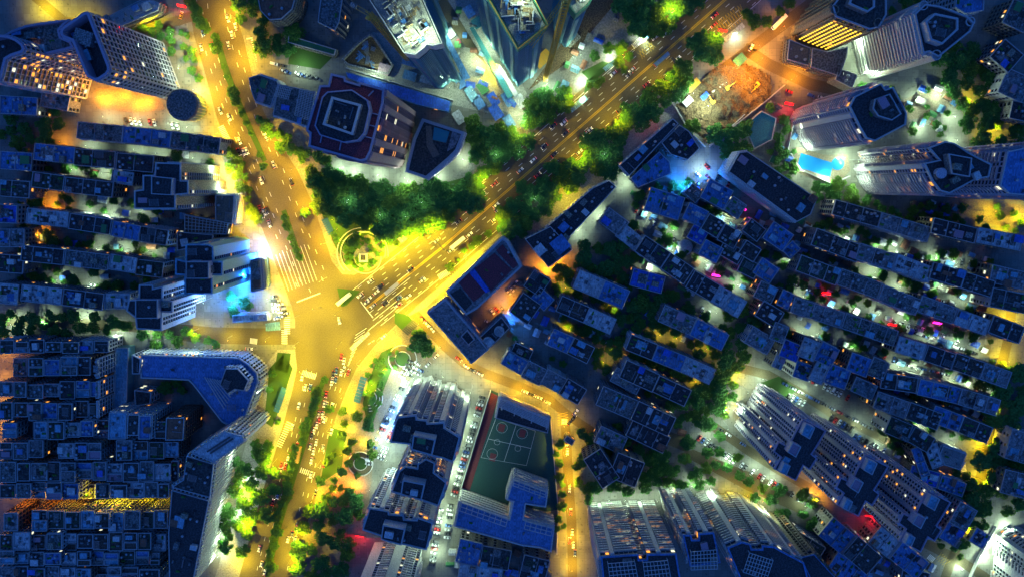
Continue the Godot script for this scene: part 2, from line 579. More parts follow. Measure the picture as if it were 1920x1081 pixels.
func make_roof_pieces() -> void:
	var b := MB.new()
	b.abox(-.5, -.5, -.5, .5, .5, .5)
	shared.cube = b.mesh()
	b = MB.new()
	b.abox(-.54, .02, -.54, .54, .22, .54)
	shared.cap = b.mesh()
	b = MB.new()
	b.cyl(Vector3(0, .5, 0), .8, .8, 1.5, 12)
	b.cyl(Vector3(0, 2.0, 0), .8, .15, .35, 12)
	for k in 4: b.abox(-.6 + 1.1 * (k % 2), 0, -.6 + 1.1 * (k / 2), -.5 + 1.1 * (k % 2), .6, -.5 + 1.1 * (k / 2))
	shared.tank = b.mesh()
	b = MB.new()
	b.abox(-.9, .15, -.5, .9, 1.25, .5)
	b.cyl(Vector3(-.4, 1.25, 0), .36, .36, .1, 10)
	b.cyl(Vector3(.4, 1.25, 0), .36, .36, .1, 10)
	b.abox(-.8, 0, -.4, -.7, .15, .4); b.abox(.7, 0, -.4, .8, .15, .4)
	shared.ac = b.mesh()
	b = MB.new()
	b.abox(-1.9, 0, -1.4, 1.9, 2.6, 1.4)
	b.abox(-2.15, 2.6, -1.65, 2.15, 2.85, 1.65)
	b.abox(-.5, 0, 1.4, .5, 2.0, 1.45)
	shared.stair = b.mesh()
	b = MB.new()
	b.bar(Vector3(-3, .35, 0), Vector3(3, .35, 0), .16); b.bar(Vector3(-3, .35, .3), Vector3(3, .35, .3), .16)
	for x in [-2.6, 0.0, 2.6]: b.abox(x - .1, 0, -.15, x + .1, .28, .45)
	shared.pipe = b.mesh()
	b = MB.new()
	for k in 6: b.bar(Vector3(-1 + .4 * k, .3, .9), Vector3(-1 + .4 * k, 1.2, -.6), .18)
	b.bar(Vector3(-1.2, 1.35, -.7), Vector3(1.2, 1.35, -.7), .45)
	b.abox(-1.1, 0, -.75, -1, 1.2, -.65); b.abox(1, 0, -.75, 1.1, 1.2, -.65); b.abox(-1.1, 0, .85, -1, .3, .95); b.abox(1, 0, .85, 1.1, .3, .95)
	shared.solar = b.mesh()
	b = MB.new()   # a potted roof garden bed
	b.abox(-1.2, 0, -.5, 1.2, .5, .5)
	for k in 26:
		var q := Vector3(rng.randf_range(-1.1, 1.1), rng.randf_range(.5, 1.2), rng.randf_range(-.5, .5))
		var e := Vector3(rng.randf_range(-1, 1), rng.randf_range(-.4, .4), rng.randf_range(-1, 1)).normalized() * .35
		b.quad(q - e, q + e.cross(Vector3.UP) * .7, q + e, q - e.cross(Vector3.UP) * .7)
	shared.planter = b.mesh()
	b = MB.new()   # open pergola frame
	for x in [-2.5, 2.5]:
		for z in [-1.8, 1.8]: b.abox(x - .12, 0, z - .12, x + .12, 2.6, z + .12)
		b.abox(x - .12, 2.6, -2.1, x + .12, 2.85, 2.1)
	for k in 7: b.abox(-2.8, 2.85, -1.9 + .6 * k, 2.8, 3.0, -1.75 + .6 * k)
	shared.frame = b.mesh()
func clutter(t: Node3D, p: PackedVector2Array, y: float, o: Dictionary) -> void:
	var n: int = o.get("clutter", 0)
	if not t.get_meta("label"): t.set_meta("label", describe(o, {}))
	if n == 0: return
	var q := grown(p, -1.6)
	if absf(area(q)) < 12.0: return
	var lo := q[0]
	var hi := q[0]
	for s in q:
		lo = lo.min(s); hi = hi.max(s)
	var ang := axis_of(p)
	for k in o.get("patches", 0):   # areas of the roof laid in another membrane or sheet
		var c := Vector2(rng.randf_range(lo.x, hi.x), rng.randf_range(lo.y, hi.y))
		var e := Vector2(rng.randf_range(1.6, 4.2), rng.randf_range(1.4, 3.6))
		var inside := true
		for v in [Vector2(1, 1), Vector2(-1, 1), Vector2(-1, -1), Vector2(1, -1)]:
			if not Geometry2D.is_point_in_polygon(c + (e * v).rotated(-ang), q): inside = false
		if inside: piece(t, "roof_patch", shared.cube, ["roof_blue", "roof_grey", "roof_cyan", "roof_brown", "roof_moss", "roof_slate", "roof_white", "roof_dark", "roof_patchy"][rng.randi() % 9], v3(c, y + .06 + .02 * k) - t.position, ang, Vector3(e.x * 2, .12, e.y * 2))
	var used: Array = []
	var count := {}
	var tries := 0
	while n > 0 and tries < 120:
		tries += 1
		var s := Vector2(rng.randf_range(lo.x, hi.x), rng.randf_range(lo.y, hi.y))
		if not Geometry2D.is_point_in_polygon(s, q): continue
		var kind: String = ["tank", "ac", "ac", "stair", "pipe", "solar", "shed", "tank", "planter", "frame", "shed"][rng.randi() % 11]
		var r: float = {"tank": 1.0, "ac": 1.1, "stair": 2.6, "pipe": 2.4, "solar": 1.4, "shed": 2.9, "planter": 1.4, "frame": 2.8}[kind]
		var free := Geometry2D.is_point_in_polygon(s + Vector2(r, 0).rotated(-ang), p) and Geometry2D.is_point_in_polygon(s - Vector2(r, 0).rotated(-ang), p)
		for u in used:
			if s.distance_to(u[0]) < r + u[1]:
				free = false
				break
		if not free: continue
		used.append([s, r])
		n -= 1
		count[kind] = count.get(kind, 0) + 1
		var at := v3(s, y) - t.position
		var turn := ang + (PI / 2 if rng.randf() < 0.4 else 0.0)
		match kind:
			"tank": piece(t, "water_tank", shared.tank, "tank", at, turn)
			"ac": piece(t, "air_conditioner", shared.ac, "wall_grey", at, turn)
			"stair": piece(t, "stair_house", shared.stair, ["wall_grey", "wall_cream", "wall_white"][rng.randi() % 3], at, turn)
			"pipe": piece(t, "pipe_run", shared.pipe, "steel", at, turn)
			"solar": piece(t, "solar_heater", shared.solar, "steel_dark", at, turn)
			"planter": piece(t, "planter", shared.planter, "leaf_1", at, turn)
			"frame": piece(t, "pergola", shared.frame, "steel", at, ang)
			"shed": shed(t, v3(s, y), rng.randf_range(2.6, 5.6), rng.randf_range(2.4, 4.8), ang, ["roof_blue", "roof_cyan", "roof_cyan", "roof_white", "roof_bright_blue", "roof_rust", "roof_pink", "roof_grey", "roof_green"][rng.randi() % 9])
	if o.has("place"): t.set_meta("label", describe(o, count))
const NUMBER := ["no", "one", "two", "three", "four", "five", "six", "seven", "eight", "nine"]
func describe(o: Dictionary, count: Dictionary) -> String:
	var tone: String = {"roof_dark": "dark", "roof_slate": "slate-dark", "roof_grey": "pale grey", "roof_patchy": "patchy grey", "roof_blue": "blue sheet", "roof_bright_blue": "bright blue", "roof_cyan": "light blue", "roof_white": "white", "roof_red": "dark red", "roof_brown": "brownish", "roof_moss": "mossy", "roof_rust": "rusty", "roof_green": "green", "roof_pink": "pink"}.get(o.get("roof", "roof_dark"), "flat")
	var bits: Array = []
	for k in [["shed", "shed"], ["tank", "tank"], ["stair", "stair house"], ["solar", "heater"], ["frame", "pergola"], ["ac", "cooler"]]:
		var n: int = count.get(k[0], 0)
		if n > 0 and bits.size() < 2: bits.append("%s %s%s" % [NUMBER[mini(n, 9)], k[1], "s" if n > 1 else ""])
	var what := " and ".join(bits) if bits.size() > 0 else "a bare deck"
	return "%s-roofed %s with %s, in the %s" % [tone.replace(" ", "-"), o.get("kind", "block"), what, o.get("place", "city")]
# a straight block along a roof centre line given in pixels, w pixels wide
func slab_row(x0: float, y0: float, x1: float, y1: float, w: float, h: float, o := {}) -> Node3D:
	var a := Vector2(x0, y0)
	var b := Vector2(x1, y1)
	var s := (b - a).normalized().orthogonal() * w * 0.5
	var p := PackedVector2Array()
	for q in [a + s, b + s, b - s, a - s]: p.append(p2(q.x, q.y, h))
	if area(p) < 0.0: p.reverse()
	return block_p(p, h, o)

var tree_spots: Array = []
# ---------------------------------------------------------------- trees
func make_tree_meshes() -> void:
	for k in 7:
		var r := RandomNumberGenerator.new()
		r.seed = 500 + k
		var c := MB.new()
		var lobes: Array = []
		for i in 9 + k % 4:
			var a := TAU * (i * 0.381966) + r.randf_range(-.4, .4)
			var e := sqrt((i + .5) / 12.0) * .72
			lobes.append([Vector3(cos(a) * e, .98 - .55 * e * e + r.randf_range(-.16, .12), sin(a) * e), r.randf_range(.26, .42)])
		for i in 1500:
			var L: Array = lobes[r.randi() % lobes.size()]
			var u := Vector3(r.randfn(), r.randfn(), r.randfn()).normalized()
			if u.y < -.2 and r.randf() < .7: u.y = -u.y
			var q: Vector3 = L[0] + u * (L[1] as float) * pow(r.randf(), .35) * Vector3(1, .75, 1)
			var ax := Vector3(r.randfn(), r.randfn() * .5, r.randfn()).normalized()
			var ay := ax.cross(Vector3(r.randfn() * .5, 1, r.randfn() * .5)).normalized()
			var s := r.randf_range(.045, .085)
			c.quad(q - ax * s, q + ay * s * .75, q + ax * s * 1.15, q - ay * s * .75)
			var t := r.randf_range(.55, 1.5)
			var cc := Color(t * r.randf_range(.8, 1.25), t, t * r.randf_range(.7, 1.2))
			for j in 4: c.col.append(cc)
		shared["crown_%d" % k] = c.mesh()
		var w := MB.new()
		w.tube([Vector3.ZERO, Vector3(.01, .3, 0), Vector3(0, .62, .02), Vector3(.02, .85, 0)], .055, 7, .02)
		for i in 5:
			var a := TAU * i / 5 + r.randf()
			w.tube([Vector3(0, .38 + .06 * i, 0), Vector3(cos(a) * .22, .62 + .05 * i, sin(a) * .22), Vector3(cos(a) * .5, .82, sin(a) * .5)], .025, 5, .008)
		shared["trunk_%d" % k] = w.mesh()
# x, y: the pixel of the crown's middle; r: its radius in pixels
func tree(x: float, y: float, r: float, tone: int, label: String, group: String) -> void:
	var rad := r * 0.335
	var h := clampf(rad * 1.5, 3.2, 9.5)
	var g := pt(x, y, h * 0.62)
	tree_at(Vector3(g.x, 0, g.z), rad, h, tone, label, group)
func tree_at(at: Vector3, rad: float, h: float, tone: int, label: String, group: String) -> void:
	var t := thing("little_tree" if rad < 3.1 else "small_tree" if rad < 3.9 else "street_tree" if rad < 5.0 else "broad_tree", label, "tree", at, group)  # named by crown radius alone; the smallest are trees and shrubs alike
	tree_spots.append([Vector2(at.x, at.z), rad])
	var k := rng.randi() % 7
	var turn := rng.randf() * TAU
	piece(t, "trunk", shared["trunk_%d" % k], "bark", Vector3.ZERO, turn, Vector3(rad, h * .8, rad))
	piece(t, "crown", shared["crown_%d" % k], "leaf_%d" % tone, Vector3.ZERO, turn, Vector3(rad, h * .8, rad))
# trees scattered over a pixel polygon
func grove(px: String, n: int, r0: float, r1: float, tone: int, label: String, group: String, gap := 0.75) -> void:
	var q := PackedVector2Array()
	for v in nums(px): q.append(v)
	var lo := q[0]
	var hi := q[0]
	for s in q:
		lo = lo.min(s); hi = hi.max(s)
	var put: Array = []
	var tries := 0
	while put.size() < n and tries < n * 40:
		tries += 1
		var s := Vector2(rng.randf_range(lo.x, hi.x), rng.randf_range(lo.y, hi.y))
		if not Geometry2D.is_point_in_polygon(s, q): continue
		var r := rng.randf_range(r0, r1)
		var ok := true
		for u in put:
			if s.distance_to(u[0]) < (r + u[1]) * gap:
				ok = false
				break
		if not ok: continue
		var g := p2(s.x, s.y, clampf(r * .335 * 1.5, 3.2, 9.5) * .62)
		if in_any(g, obstacles): continue
		put.append([s, r])
		var size: String = "small" if r < (r0 + r1) * .5 else "large"
		tree(s.x, s.y, r, tone if rng.randf() < .7 else (tone + 1) % 3, label % size, group)

# ---------------------------------------------------------------- cars
func make_car_meshes() -> void:
	var prof := func(zs: Array, w: float) -> MB:   # a body from side stations: [z, half width, low, high]
		var b := MB.new()
		for k in zs.size() - 1:
			var s = zs[k]; var e = zs[k + 1]
			var a := [Vector3(-s[1] * w, s[2], s[0]), Vector3(-s[1] * w * .92, s[3], s[0]), Vector3(s[1] * w * .92, s[3], s[0]), Vector3(s[1] * w, s[2], s[0])]
			var c := [Vector3(-e[1] * w, e[2], e[0]), Vector3(-e[1] * w * .92, e[3], e[0]), Vector3(e[1] * w * .92, e[3], e[0]), Vector3(e[1] * w, e[2], e[0])]
			for i in 4: b.quad(a[i], c[i], c[(i + 1) % 4], a[(i + 1) % 4])
			if k == 0: b.quad(a[0], a[1], a[2], a[3])
			if k == zs.size() - 2: b.quad(c[0], c[1], c[2], c[3])
		return b
	var body: MB = prof.call([[-2.28, .78, .45, .62], [-2.15, .92, .32, .80], [-1.1, .98, .25, .93], [-.4, 1.0, .25, .96], [1.2, 1.0, .25, .97], [2.0, .95, .30, .92], [2.25, .82, .42, .72]], .92)
	var roof: MB = prof.call([[-.25, .70, 1.40, 1.44], [.1, .74, 1.42, 1.49], [.9, .73, 1.42, 1.48], [1.2, .68, 1.38, 1.42]], .92)
	roof.v = roof.v; body.v.append_array([])
	var n := body.v.size()
	body.v.append_array(roof.v)
	for i in roof.ix: body.ix.append(n + i)
	shared.car_body = body.mesh()
	var g := MB.new()
	var lo := [Vector3(-.86, .93, -1.0), Vector3(.86, .93, -1.0), Vector3(.86, .95, 1.85), Vector3(-.86, .95, 1.85)]
	var up := [Vector3(-.64, 1.41, -.22), Vector3(.64, 1.41, -.22), Vector3(.62, 1.40, 1.18), Vector3(-.62, 1.40, 1.18)]
	for i in 4: g.quad(lo[i], up[i], up[(i + 1) % 4], lo[(i + 1) % 4])
	shared.car_window = g.mesh()
	var v: MB = prof.call([[-2.35, .85, .45, .95], [-2.2, .95, .30, 1.1], [-1.6, 1.0, .28, 1.15], [-.9, .98, .28, 1.75], [-.7, .96, .28, 1.86], [2.2, .96, .28, 1.86], [2.35, .9, .4, 1.7]], .95)
	shared.van_body = v.mesh()
	g = MB.new()
	g.quad(Vector3(-.84, 1.20, -1.57), Vector3(.84, 1.20, -1.57), Vector3(.80, 1.74, -.93), Vector3(-.80, 1.74, -.93))
	for s in [-1, 1]: g.quad(Vector3(s * .935, 1.15, -.8), Vector3(s * .93, 1.15, 2.0), Vector3(s * .90, 1.65, 2.0), Vector3(s * .905, 1.65, -.8))
	shared.van_window = g.mesh()
	var w := MB.new()
	w.cyl(Vector3(0, -.11, 0), .33, .33, .22, 10)
	var s := w.v.size()
	w.v.append(Vector3(0, -.11, 0))
	for k in 10: w.ix.append_array([s, 2 * k, 2 * ((k + 1) % 10)])
	for k in w.v.size():
		var q := w.v[k]
		w.v[k] = Vector3(q.y, q.x, q.z)
	shared.wheel = w.mesh()
	var l := MB.new()
	l.abox(-.18, -.08, -.05, .18, .08, .05)
	shared.lamp_unit = l.mesh()
	var b := MB.new()
	b.abox(-1.25, .35, -5.5, 1.25, 2.9, 5.5)
	b.abox(-1.1, 2.9, -5.2, 1.1, 3.05, 5.2)
	b.abox(-.9, 3.05, -2.4, .9, 3.3, -.4); b.abox(-.9, 3.05, 1.6, .9, 3.3, 3.2)
	shared.bus_body = b.mesh()
	b = MB.new()
	for sx in [-1, 1]: b.quad(Vector3(sx * 1.265, 1.4, -5.2), Vector3(sx * 1.265, 1.4, 5.2), Vector3(sx * 1.265, 2.5, 5.2), Vector3(sx * 1.265, 2.5, -5.2))
	b.quad(Vector3(-1.15, 1.2, -5.515), Vector3(1.15, 1.2, -5.515), Vector3(1.15, 2.6, -5.515), Vector3(-1.15, 2.6, -5.515))
	shared.bus_window = b.mesh()
# a car on the ground at a pixel; its nose points along the pixel direction ang (degrees, 0 = to the side, 90 = down the picture)
func car(x: float, y: float, ang: float, colour: String, where: String, group: String, lights := false, kind := "car") -> void:
	var g := p2(x, y)
	car_at(g, deg_to_rad(ang), colour, where, group, lights, kind)
func car_at(g: Vector2, ang: float, colour: String, where: String, group: String, lights := false, kind := "car", y := 0.03) -> void:
	if kind == "car" and not lights:
		car_n += 1
		if car_n > 170:
			more_cars.append([Transform3D(Basis(Vector3.UP, -ang - PI / 2), Vector3(g.x, y, g.y)), colour])
			return
	var called: String = {"car": "car", "van": "van", "bus": "bus"}[kind]
	var t := thing(called, "%s %s %s" % [colour, {"car": "saloon car", "van": "box van", "bus": "city bus"}[kind], where], kind, Vector3(g.x, y, g.y), group)
	t.rotation.y = -ang - PI / 2
	var k := "car" if kind == "car" else kind
	piece(t, "body", shared[k + "_body"], "car_" + colour, Vector3.ZERO)
	piece(t, "window", shared[k + "_window"], "car_glass", Vector3.ZERO)
	var wz := 1.4 if kind != "bus" else 3.6
	var wx := .82 if kind != "bus" else 1.12
	for sx in [-1, 1]:
		for sz in [-1, 1]:
			piece(t, "wheel", shared.wheel, "tyre", Vector3(sx * wx, .33, sz * wz))
		if lights:
			var ze := 2.22 if kind != "bus" else 5.52
			piece(t, "headlight", shared.lamp_unit, "headlight", Vector3(sx * .62, .68, -ze))
			piece(t, "tail_light", shared.lamp_unit, "taillight", Vector3(sx * .66, .76, ze))
var car_n := 0
var more_cars: Array = []
# the parked cars past the first few hundred, as one mass
func rest_of_cars() -> void:
	if more_cars.is_empty(): return
	var t := thing("parked_car_mass", "the remaining parked cars crowding the lit lanes and yards", "parked cars", Vector3.ZERO)
	t.set_meta("kind", "stuff")
	for k in ["body", "window", "wheel"]:
		var o := MultiMeshInstance3D.new()
		o.name = "car_" + k
		var mm := MultiMesh.new()
		mm.transform_format = MultiMesh.TRANSFORM_3D
		mm.use_colors = k == "body"
		mm.mesh = shared.car_body if k == "body" else shared.car_window if k == "window" else shared.wheel
		mm.instance_count = more_cars.size() * (4 if k == "wheel" else 1)
		for i in more_cars.size():
			var x: Transform3D = more_cars[i][0]
			if k == "wheel":
				for j in 4: mm.set_instance_transform(i * 4 + j, x * Transform3D(Basis.IDENTITY, Vector3(.82 * (1 if j % 2 else -1), .33, 1.4 * (1 if j > 1 else -1))))
			else: mm.set_instance_transform(i, x)
			if k == "body": mm.set_instance_color(i, (M["car_" + more_cars[i][1]] as StandardMaterial3D).albedo_color.srgb_to_linear())
		o.multimesh = mm
		o.material_override = M["car_mixed" if k == "body" else "car_glass" if k == "window" else "tyre"]
		t.add_child(o, true)
func car_colour() -> String:
	return ["white", "white", "white", "silver", "silver", "black", "black", "grey", "white", "blue", "red"][rng.randi() % 11]
# a row of parked cars from pixel to pixel; turn: degrees between the row and the cars' noses
func parked(x0: float, y0: float, x1: float, y1: float, turn: float, where: String, group: String, gap := 2.75, full := 0.85) -> void:
	var a := p2(x0, y0)
	var b := p2(x1, y1)
	var n := int(a.distance_to(b) / gap)
	for k in n:
		if rng.randf() > full: continue
		var q := a.lerp(b, (k + .5) / n)
		if in_any(q, obstacles): continue
		car_at(q, (b - a).angle() + deg_to_rad(turn + rng.randf_range(-3, 3)) + (PI if rng.randf() < .3 else 0.0), car_colour(), where, group, false, "van" if rng.randf() < .08 else "car")

# ---------------------------------------------------------------- lamps
func make_lamp_meshes() -> void:
	var b := MB.new()
	b.cyl(Vector3.ZERO, .11, .06, 1.0, 8)
	b.cyl(Vector3.ZERO, .2, .2, .04, 8)
	shared.lamp_pole = b.mesh()
	b = MB.new()
	b.tube([Vector3.ZERO, Vector3(.5, .35, 0), Vector3(1.2, .5, 0)], .05, 6)
	b.abox(1.0, .44, -.14, 1.9, .54, .14)
	shared.lamp_arm = b.mesh()
	b = MB.new()
	b.cyl(Vector3(0, -.12, 0), .1, .18, .12, 10)
	b.cyl(Vector3(0, 0, 0), .18, .12, .1, 10)
	shared.bulb = b.mesh()
	b = MB.new()
	b.box(Vector3.ZERO, Vector3(.22, 0, 0), Vector3(0, .12, 0), Vector3(0, 0, .1))
	shared.flood = b.mesh()
# a street lamp: pole, arm, head and glowing bulb with its light
func street_lamp(at: Vector2, turn: float, h: float, tint: String, energy: float, label: String, group: String, y := 0.0) -> void:
	for k in 6:   # out of the crowns
		for q in tree_spots:
			var gap: float = q[1] * .85 + 1.6
			if at.distance_to(q[0]) < gap: at = q[0] + (at - q[0]).normalized() * (gap + .1) if at != q[0] else at + Vector2(gap, 0)
	var t := thing("street_lamp", label, "street lamp", Vector3(at.x, y, at.y), group)
	t.rotation.y = turn
	piece(t, "pole", shared.lamp_pole, "steel", Vector3.ZERO, 0.0, Vector3(1, h, 1))
	piece(t, "arm", shared.lamp_arm, "steel", Vector3(0, h - .1, 0))
	bulb(t, Vector3(1.5, h + .25, 0), tint, energy, "lamp_bulb", .25, not group in OPEN_LAMPS)
# lamps with a bare globe; all others are shielded and throw their light down
const OPEN_LAMPS := ["stepped tower lamps", "balcony tower lamps", "jagged tower lamps", "plaza lamps", "office forecourt lamps", "avenue forecourt lamps", "pool lamps", "slab foot lamps", "site work lamps", "blue floodlights", "excavation floodlights", "square lamps", "garden wall lamps", "cold blue lamps", "garden street lamps", "facade lamps", "old quarter lamps", "old quarter edge lamps", "courtyard lamps"]
const LAMP_GAIN := 2.7
const TINT := {"lamp_amber": [1.0, .60, .010], "lamp_yellow": [1.0, .76, .008], "lamp_white": [.70, 1.0, .64], "lamp_orange": [1.0, .36, .01], "lamp_blue": [.02, .22, 1.0], "lamp_red": [1.0, .01, .02], "lamp_pink": [1.0, .06, .6], "lamp_green": [.04, 1.0, .2]}
func bulb(t: Node3D, at: Vector3, tint: String, energy: float, called := "lamp_bulb", sz := .25, down := false) -> void:
	piece(t, called, shared.bulb, tint, at)
	var l: Light3D
	if down:
		var sp := SpotLight3D.new()
		sp.spot_angle = 76.0
		sp.spot_range = 200.0
		sp.spot_attenuation = 2.0
		sp.spot_angle_attenuation = 0.4
		sp.rotation_degrees.x = -90.0
		l = sp
	else:
		var om := OmniLight3D.new()
		om.omni_range = 200.0
		om.omni_attenuation = 2.0
		l = om
	l.name = "light"
	t.add_child(l, true)
	l.position = at
	var c: Array = TINT[tint]
	l.light_color = lin(c[0], c[1], c[2])
	l.light_energy = energy * LAMP_GAIN
	l.light_size = sz
	l.shadow_enabled = true
	lamp_count += 1
func lamps_along(px: String, gap: float, side: float, h: float, tint: String, energy: float, label: String, group: String, jitter := 0.0) -> void:
	var p := path(px)
	var l := path_len(p)
	var n := maxi(1, int(l / gap))
	for k in n:
		var a = along(p, (k + .5 + rng.randf_range(-jitter, jitter)) * l / n)
		var d: Vector2 = a[1]
		var nrm := Vector2(-d.y, d.x)
		var q: Vector2 = a[0] + nrm * side
		if in_any(q, obstacles): continue
		street_lamp(q, -(-nrm * signf(side)).angle() if side != 0.0 else rng.randf() * TAU, h, tint, energy * rng.randf_range(.8, 1.2), label, group)

# small sheds, carts and boxes on the ground of a pixel polygon
func yard(px: String, n: int, place: String) -> void:
	if not shared.has("hut"):
		var b := MB.new()
		b.abox(-.5, 0, -.5, .5, .85, .5)
		b.abox(-.12, 0, .5, .12, .7, .52)
		shared.hut = b.mesh()
		b = MB.new()
		b.quad(Vector3(-.58, .84, -.58), Vector3(.58, .84, -.58), Vector3(.58, 1.05, 0), Vector3(-.58, 1.05, 0))
		b.quad(Vector3(-.58, 1.05, 0), Vector3(.58, 1.05, 0), Vector3(.58, .84, .58), Vector3(-.58, .84, .58))
		b.tri(Vector3(-.5, .85, -.5), Vector3(-.5, .85, .5), Vector3(-.5, 1.04, 0))
		b.tri(Vector3(.5, .85, -.5), Vector3(.5, .85, .5), Vector3(.5, 1.04, 0))
		shared.hut_roof = b.mesh()
	var q := PackedVector2Array()
	for v in nums(px): q.append(v)
	var lo := q[0]
	var hi := q[0]
	for s in q:
		lo = lo.min(s); hi = hi.max(s)
	var put: Array = []
	var tries := 0
	var av := poly(AVENUE)
	while put.size() < n and tries < n * 60:
		tries += 1
		var s := Vector2(rng.randf_range(lo.x, hi.x), rng.randf_range(lo.y, hi.y))
		if not Geometry2D.is_point_in_polygon(s, q): continue
		var g := p2(s.x, s.y)
		if in_any(g, obstacles) or Geometry2D.is_point_in_polygon(g, av): continue
		var ok := true
		for u in put:
			if g.distance_to(u) < 5.0:
				ok = false
				break
		if not ok: continue
		put.append(g)
		var w := rng.randf_range(2.4, 5.5)
		var d := rng.randf_range(2.2, 4.0)
		var roof: String = ["roof_blue", "roof_cyan", "roof_white", "roof_rust", "roof_grey", "roof_white", "roof_green", "roof_bright_blue"][rng.randi() % 8]
		var col: String = {"roof_blue": "blue", "roof_cyan": "pale blue", "roof_white": "white", "roof_rust": "rusty", "roof_grey": "grey", "roof_green": "green", "roof_bright_blue": "bright blue"}[roof]
		var t := thing("yard_shed", "%s-roofed %s shed on the ground in the %s" % [col, "small" if w * d < 11 else "long", place], "shed", v3(g, 0), "ground sheds in the " + place)
		t.rotation.y = rng.randf_range(-.1, .1) - (.42 if s.x > 900 else .08) + (PI / 2 if rng.randf() < .3 else 0.0)
		piece(t, "wall", shared.hut, ["wall_grey", "wall_white", "wall_cream"][rng.randi() % 3], Vector3.ZERO, 0, Vector3(w, 3.0, d))
		piece(t, "roof", shared.hut_roof, roof, Vector3.ZERO, 0, Vector3(w, 3.0, d))

# ---------------------------------------------------------------- the scene
func _ready() -> void:
	rng.seed = 20
	var cam := Camera3D.new()
	cam.name = "camera"
	add_child(cam)
	cam.look_at_from_position(Vector3(0, CAM_H, 0), Vector3(-2.7, 0, 65.3), Vector3(0, 0, -1))
	cam.fov = rad_to_deg(2.0 * atan(540.5 / FPX))
	cam.near = 1.0
	cam.far = 4000.0
	cam_basis = cam.transform.basis
	var sky_m := ProceduralSkyMaterial.new()
	sky_m.sky_top_color = lin(.018, .105, .46)
	sky_m.sky_horizon_color = lin(.032, .13, .48)
	sky_m.ground_bottom_color = lin(.004, .008, .02)
	sky_m.ground_horizon_color = lin(.012, .03, .11)
	sky_m.sun_angle_max = 1.0
	var sky := Sky.new()
	sky.sky_material = sky_m
	var env := Environment.new()
	env.background_mode = Environment.BG_SKY
	env.sky = sky
	env.background_energy_multiplier = 1.08
	env.tonemap_mode = Environment.TONE_MAPPER_LINEAR
	env.tonemap_exposure = 1.12
	env.sdfgi_enabled = true
	env.ssao_enabled = true
	env.ssil_enabled = true
	var we := WorldEnvironment.new()
	we.name = "world"
	we.environment = env
	add_child(we)
	var sun := DirectionalLight3D.new()   # the last blue light of dusk, low in the sky behind the towers
	sun.name = "dusk"
	add_child(sun)
	sun.rotation_degrees = Vector3(-52, -35, 0)
	sun.light_color = Color(.45, .62, 1.0)
	sun.light_energy = 0.06
	sun.light_angular_distance = 12.0
	sun.shadow_enabled = true
	make_materials()
	make_roof_pieces()
	make_tree_meshes()
	make_car_meshes()
	make_lamp_meshes()
	setting()
	landmarks()
	terraces()
	village()
	street_things()
	yards()
	greenery()
	lane_groves()
	traffic()
	lights()
	rest_of_cars()
	print("things %d lamps %d" % [get_child_count(), lamp_count])

const AVENUE := "352,-60 352,0 364,70 382,130 406,220 432,290 464,370 492,430 522,510 546,572 553,600 553,650 557,690 546,740 521,830 499,900 470,1000 446,1090 430,1150 540,1150 552,1081 566,1010 592,930 606,860 630,780 652,725 668,690 700,650 752,598 800,556 850,513 905,462 960,414 1010,370 1080,306 1150,245 1250,157 1370,50 1440,-12 1500,-60 1350,-60 1290,-12 1200,70 1115,146 1040,212 960,282 900,334 850,378 800,417 745,462 700,498 665,513 640,512 622,490 606,440 584,378 558,320 522,266 492,205 472,140 457,75 432,0 428,-60"
func paint(called: String, s: String, y: float, m: String) -> MeshInstance3D:
	var b := MB.new()
	b.sheet(poly(s), y)
	return struct(called, b, m)
func raised(called: String, s: String, y: float, m: String) -> MeshInstance3D:
	var b := MB.new()
	b.prism(poly(s), 0.0, y)
	return struct(called, b, m)
func lane(called: String, s: String, w: float, y: float, m: String) -> PackedVector2Array:
	var b := MB.new()
	var p := path(s)
	strip(b, p, w, y)
	struct(called, b, m)
	return p
# the dug ground of the excavation: ridges, ruts and steps
func rough_ground() -> void:
	var n := FastNoiseLite.new()
	n.seed = 8
	n.frequency = .09
	n.fractal_octaves = 4
	var p := poly("1267,198 1343,125 1400,120 1445,142 1445,182 1330,272 1300,240")
	var lo := p[0]
	var hi := p[0]
	for s in p:
		lo = lo.min(s); hi = hi.max(s)
	var m := MB.new()
	var st := 1.1
	var x := lo.x
	while x < hi.x:
		var z := lo.y
		while z < hi.y:
			if Geometry2D.is_point_in_polygon(Vector2(x + st * .5, z + st * .5), p):
				var q: Array = []
				for c in [[0, 0], [st, 0], [st, st], [0, st]]:
					var w := Vector2(x + c[0], z + c[1])
					q.append(Vector3(w.x, .06 + maxf(0.0, (n.get_noise_2dv(w) + .25) * 2.6 + absf(n.get_noise_2dv(w * 2.7)) * .9), w.y))
				m.quad(q[0], q[1], q[2], q[3])
			z += st
		x += st
	struct("bare_soil", m, "soil")
